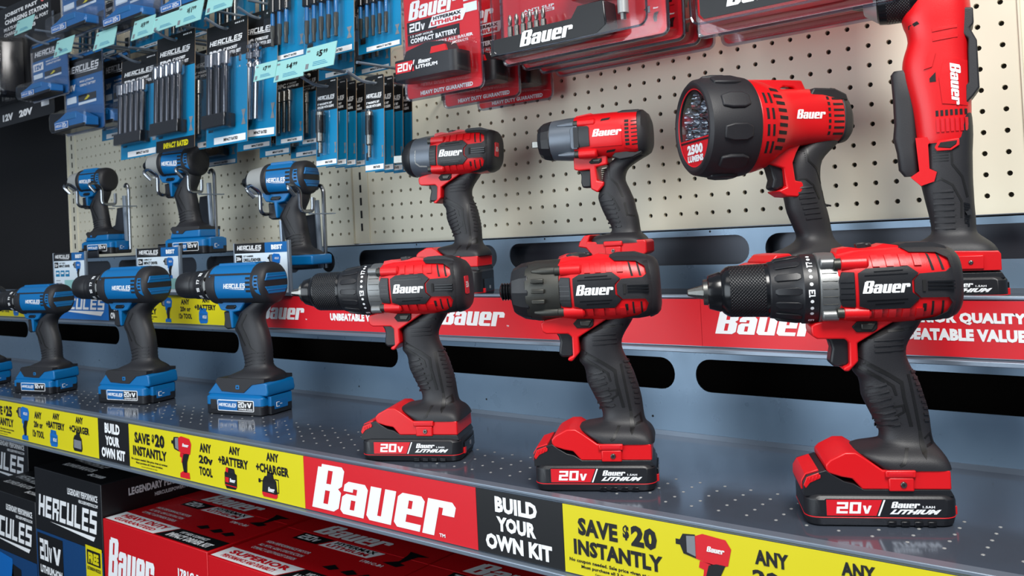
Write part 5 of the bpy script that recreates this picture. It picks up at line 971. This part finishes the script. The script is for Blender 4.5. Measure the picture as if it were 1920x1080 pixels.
for k, lab in enumerate(('front red bit set in clear plastic with white lettering on a black tray', 'second red bit set, showing only its clear rim under the front one', 'third red bit set from the front', 'rear red bit set, nearest the pegboard')): clamshell(c[0], c[1], c[2], c[3], -.2 + k * .043, .036, lab, 'r_set', 'red bit sets on one hook')
hook((c[0] + c[1]) / 2, c[3] - .0125, -.22, 'wire hook carrying the red bit sets', False)
c = cpx(1300, 1690, -200, 40, -.17)
for k, lab in enumerate(('front red boxed set in clear plastic at the top right', 'rear red boxed set, its dark red lower edge showing under the front one')): clamshell(c[0], c[1], c[2], c[3], -.17 + k * .07, .04, lab, 'r_case', 'red boxed sets on one hook')
hook((c[0] + c[1]) / 2, c[3] - .0125, -.19, 'wire hook carrying the red boxed sets', False)
for q, y, k, lab in (((60, 130, 72, 186), -.2, 'b12', 'blue 12V battery clamshell hanging in front of the charger pack'), ((122, 196, 96, 250), -.19, 'b20', 'blue 20V battery clamshell left of the first socket pack'), ((196, 245, 100, 240), -.14, 'b20', 'dim blue clamshell behind the 20V battery clamshell'), ((115, 198, -80, 66), -.2, 'b20', 'blue clamshell cut off by the top edge, over the 12V clamshell'), ((212, 306, -90, 52), -.2, 'b20', 'blue clamshell at the top edge beside the mint tags'), ((318, 432, -110, 24), -.19, 'b20', 'blue clamshell at the top edge behind the 11 dollar tag')):
    c = cpx(*q, y); clamshell(c[0], c[1], c[2], c[3], y, .05, lab, k, 'blue battery clamshells'); hook((c[0] + c[1]) / 2, c[3] - .0125, y - .02, 'wire hook carrying the ' + ' '.join(lab.split(',')[0].split()[:11]))
# the charger pack at the far left
c = cpx(-110, 100, 22, 241, -.17); t = thing('charger_pack', 'large black charger station pack hanging at the far left edge', 'charger pack', (c[1], -.17, c[3])); w, h = c[1] - c[0], c[3] - c[2]; mb = MB(); mb.prism(rrect(-w, 0, -h, 0, .012), 0, .001, 'ink'); f, g = front(-.0005), front(-.0009)
mb.decal(fit(HERC, -w * .95, -h * .16, -w * .43, -h * .06), f, 'white'); words(mb, f, 'JOBSITE FAST', -w * .37, -h * .095, -w * .1, -h * .055, 'white', .03); words(mb, f, 'CHARGING STATION', -w * .37, -h * .15, -w * .02, -h * .11, 'white', .03); words(mb, f, 'MULTI-VOLTAGE DUAL PORT', -w * .38, -h * .205, -w * .02, -h * .175, 'white', .02); words(mb, f, 'CHARGER WITH USB', -w * .38, -h * .25, -w * .12, -h * .22, 'white', .02)
mb.decal(rect(-w, -h * .8, -w * .03, -h * .74), f, 'tealink'); words(mb, f, '12V', -w * .42, -h * .96, -w * .33, -h * .9, 'white', .05); words(mb, f, '20V', -w * .28, -h * .96, -w * .17, -h * .9, 'white', .05); mb.decal(disc(-w * .06, -h * .05, w * .016), f, 'pink'); mb.decal(rect(-w * .1, -h * .92, -w * .04, -h * .84), f, 'white'); mb.build('backing_card', t)
mb = MB(); mb.loft([[(x, y, z) for x, z in rrect(-w * .98 + i, -w * .22 - i, -h * .82 + i, -h * .3 - i, .015)] for y, i in ((-.001, 0), (-.05, .006), (-.062, .016))], 'gloss'); mb.prism(rrect(-w * .9, -w * .3, -h * .5, -h * .36, .004), -.064, -.06, 'ink'); mb.decal(rect(-w * .88, -h * .42, -w * .32, -h * .375), front(-.0645), 'tealink'); mb.decal(join([rect(-w * .88, -h * .49, -w * .32, -h * .485), rect(-w * .88, -h * .43, -w * .32, -h * .425)]), front(-.0645), 'pale'); mb.prism(rrect(-w * .8, -w * .35, -h * .78, -h * .54, .012), -.075, -.05, 'black'); mb.build('charger', t, 1, .003)
mb = MB(); mb.box(-w * .995, -w * .17, -.078, -.0012, -h * .84, -h * .28, 'clear'); mb.build('blister', t, 1, .006)
hook(c[1] - w * .5, c[3] - .004, -.19, 'wire hook carrying the charger station pack')

# ---------------------------------------------------------------- cartons under the shelf
ZB = -.77
def carton(x0, x1, y0, y1, zt, label, kind, title=('', '')):
    t = thing('carton', label, 'box', (x0, y0, ZB), 0, 'cartons under the lower shelf'); w, d, h = x1 - x0, y1 - y0, zt - ZB; red = kind[0] == 'r'; mb = MB(); mb.box(0, w, 0, d, 0, h, 'boxred' if red else 'boxblack')
    f, g = front(-.0005), front(-.0009); T = lambda e: (lambda u, v: (u, v, h + e)); t1, t2 = T(.0005), T(.0009)
    o = mb.build('carton_body', t, 1, .0012); mb = MB()
    mb.box(0, w, d * .5 - .0006, d * .5 + .0006, h - .0003, h + .0003, 'boxred' if red else 'kraft')
    if red:
        mb.decal(poly([(.003, .003), (w * .5, .003), (w * .56, .042), (.003, .042)]), t1, 'white'); mb.decal(poly([(w * .51, .003), (w - .003, .003), (w - .003, .042), (w * .57, .042)]), t1, 'ink')
        words(mb, t2, title[0], .02, .022, w * .5, .036, 'print_red', .03, .006); words(mb, t2, title[1], .02, .008, w * .46, .018, 'print_red', .02, .004); words(mb, t2, '1/4" HEX COMPACT', w * .62, .027, w * .86, .036, 'white', .03, .004); words(mb, t2, title[2], w * .58, .009, w * .95, .024, 'white', .03, .005)
        for i, s in enumerate(('COMPACT LIGHTWEIGHT DESIGN', 'ALL METAL GEAR CONSTRUCTION', 'HIGH PERFORMANCE MOTOR')): words(mb, t1, s, .03, .055 + i * .014, w * .42, .063 + i * .014, 'white', .01, .004)
        mb.decal(fit(BAUER, w * .18, .155, w * .68, .195), t1, 'white'); mb.decal(poly([(w * .16, .118), (w * .34, .118), (w * .38, .145), (w * .16, .145)]), t1, 'ink'); mb.decal(fit(V20, w * .18, .123, w * .32, .141), t2, 'white'); mb.decal(poly([(w * .36, .118), (w * .7, .118), (w * .74, .145), (w * .4, .145)]), t1, 'white'); words(mb, t2, 'HYPERMAX', w * .42, .133, w * .7, .143, 'ink', .02, .003); words(mb, t2, 'LITHIUM', w * .4, .121, w * .68, .131, 'print_red', .02, .003)
        for i, a in enumerate((.6, .72, .82)): mb.decal(poly([(w * a, .062), (w * a + .02, .058), (w * a + .03, .068), (w * a + .012, .076)]), t1, 'ink')
        mb.decal(poly([(w * .8, .12), (w * .9, .116), (w * .92, .128), (w * .88, .13), (w * .9, .16), (w * .95, .168), (w * .82, .172), (w * .84, .16), (w * .86, .135)]), t1, 'ink'); words(mb, t1, '1781C-B1', w * .7, .104, w * .84, .112, 'white')
        mb.decal(fit(BAUER, w * .04, h - .098, w * .52, h - .028), f, 'white'); words(mb, f, '1781C-B1', w * .74, h - .055, w * .95, h - .04, 'white', .03); mb.decal(rect(.004, h - .19, w * .35, h - .11), f, 'ink'); mb.decal(fit(V20, w * .03, h - .165, w * .32, h - .118), g, 'white'); mb.decal(disc(w * .72, h - .155, .072, 28), f, 'white'); mb.decal(disc(w * .72, h - .155, .069, 28), g, 'ink'); mb.decal(poly([(w * .66, h - .1), (w * .84, h - .1), (w * .88, h - .16), (w * .68, h - .15)]), front(-.0013), 'print_red')
        for x in (.56, .6, .9): mb.decal(rect(w * x, h - .14, w * x + .004, h - .11), front(-.0013), 'tealink')
    else:
        mb.decal(rect(0, 0, w, h - .12), f, 'boxblue'); mb.decal(fit(HERC, w * .05, h - .105, w * .94, h - .05), f, 'white'); words(mb, f, 'LEGENDARY PERFORMANCE', w * .52, h - .034, w * .95, h - .022, 'white', .02); words(mb, f, 'HERCULESPOWERTOOLS.COM', w * .68, h - .044, w * .95, h - .038, 'white')
        S = lambda u, v: (w + .0005, u, v); words(mb, S, 'LEGENDARY PERFORMANCE', .05, h - .032, .2, h - .018, 'white', .03); words(mb, S, 'HERCULESPOWERTOOLS.COM', .1, h - .045, .2, h - .038, 'white')
        mb.decal(fit(HERC, w * .1, .06, w * .6, .085), t1, 'white'); words(mb, t1, 'BLOWER INFLATOR', w * .15, .035, w * .6, .05, 'white', .02); words(mb, t1, 'BC100B', w * .65, .02, w * .85, .032, 'white', .03)
        if kind == 'b1':
            mb.decal(rect(w * .02, h - .21, w * .42, h - .125), g, 'ink'); q = front(-.0013); mb.decal(fit(H20, w * .06, h - .175, w * .25, h - .135), q, 'white'); mb.decal(fit(poly([(0, 1), (.3, 1), (.5, .4), (.7, 1), (1, 1), (.65, 0), (.35, 0)]), w * .27, h - .175, w * .39, h - .143), q, 'white'); words(mb, q, 'LITHIUM-ION', w * .06, h - .2, w * .4, h - .185, 'white', .03)
            for i, s in enumerate(('200 MPH | 120 CFM', 'CORDLESS COMPACT', 'JOBSITE BLOWER')): words(mb, g, s, w * .08, h - .235 - i * .018, w * .42, h - .222 - i * .018, 'white', .03)
            mb.decal(rect(w * .76, h - .23, w * .985, h - .115), g, 'yellow'); mb.decal(rect(w * .78, h - .148, w * .965, h - .122), q, 'ink'); words(mb, front(-.0017), 'FREE', w * .8, h - .145, w * .945, h - .126, 'yellow', .04); words(mb, q, 'EXTENSION NOZZLE', w * .78, h - .158, w * .965, h - .152, 'ink'); words(mb, q, 'INCLUDED', w * .78, h - .182, w * .965, h - .17, 'ink', .03); mb.decal(poly([(w * .79, h - .195), (w * .96, h - .2), (w * .96, h - .206), (w * .79, h - .203)]), q, 'ink'); mb.decal(poly([(w * .79, h - .225), (w * .83, h - .215), (w * .87, h - .224)]), q, 'ink')
        else:
            q = front(-.0013); mb.decal(poly([(w * .3, h - .16), (w * .34, h - .125), (w * .6, h - .13), (w * .62, h - .2), (w * .4, h - .215)]), g, 'skyink'); mb.decal(poly([(w * .6, h - .14), (w * .74, h - .145), (w * .76, h - .2), (w * .62, h - .24), (w * .6, h - .29), (w * .5, h - .29), (w * .55, h - .2)]), g, 'ink'); mb.decal(rect(w * .28, h - .19, w * .34, h - .12), q, 'grey_ink'); words(mb, g, 'MAX', w * .7, h - .25, w * .95, h - .235, 'white', .03)
    mb.build('printing', o); return t
za, zb, zr = at(30, 930, -.42).z, at(130, 893, -.42).z, at(193, 972, -.42).z
carton(-.823, -.545, -.42, -.16, za, 'blue and black carton with a tool picture, leftmost under the shelf', 'b2')
carton(-.543, -.28, -.42, -.15, zb, 'tall blue and black carton with a yellow free panel', 'b1')
carton(-1.2, -.86, -.3, -.04, zb, 'black carton standing behind at the far left', 'b2')
carton(-.277, .046, -.42, -.12, zr, 'red impact driver kit carton with a white heavy duty band, beside the blue carton', 'r1', ('HEAVY DUTY', 'GUARANTEED', 'IMPACT DRIVER KIT'))
carton(.048, .371, -.42, -.12, zr - .004, 'red kit carton with a white superior band, second from the blue carton', 'r2', ('SUPERIOR', 'PERFORMANCE AND DURABILITY', 'HAMMER DRILL KIT'))
carton(.373, .696, -.42, -.12, zr - .004, 'red kit carton under the large red brand card', 'r3', ('SUPERIOR', 'PERFORMANCE AND DURABILITY', 'HAMMER DRILL KIT'))
carton(.698, 1.02, -.42, -.12, zr - .004, 'red kit carton under the black kit card, at right', 'r4', ('HEAVY DUTY', 'GUARANTEED', 'IMPACT DRIVER KIT'))
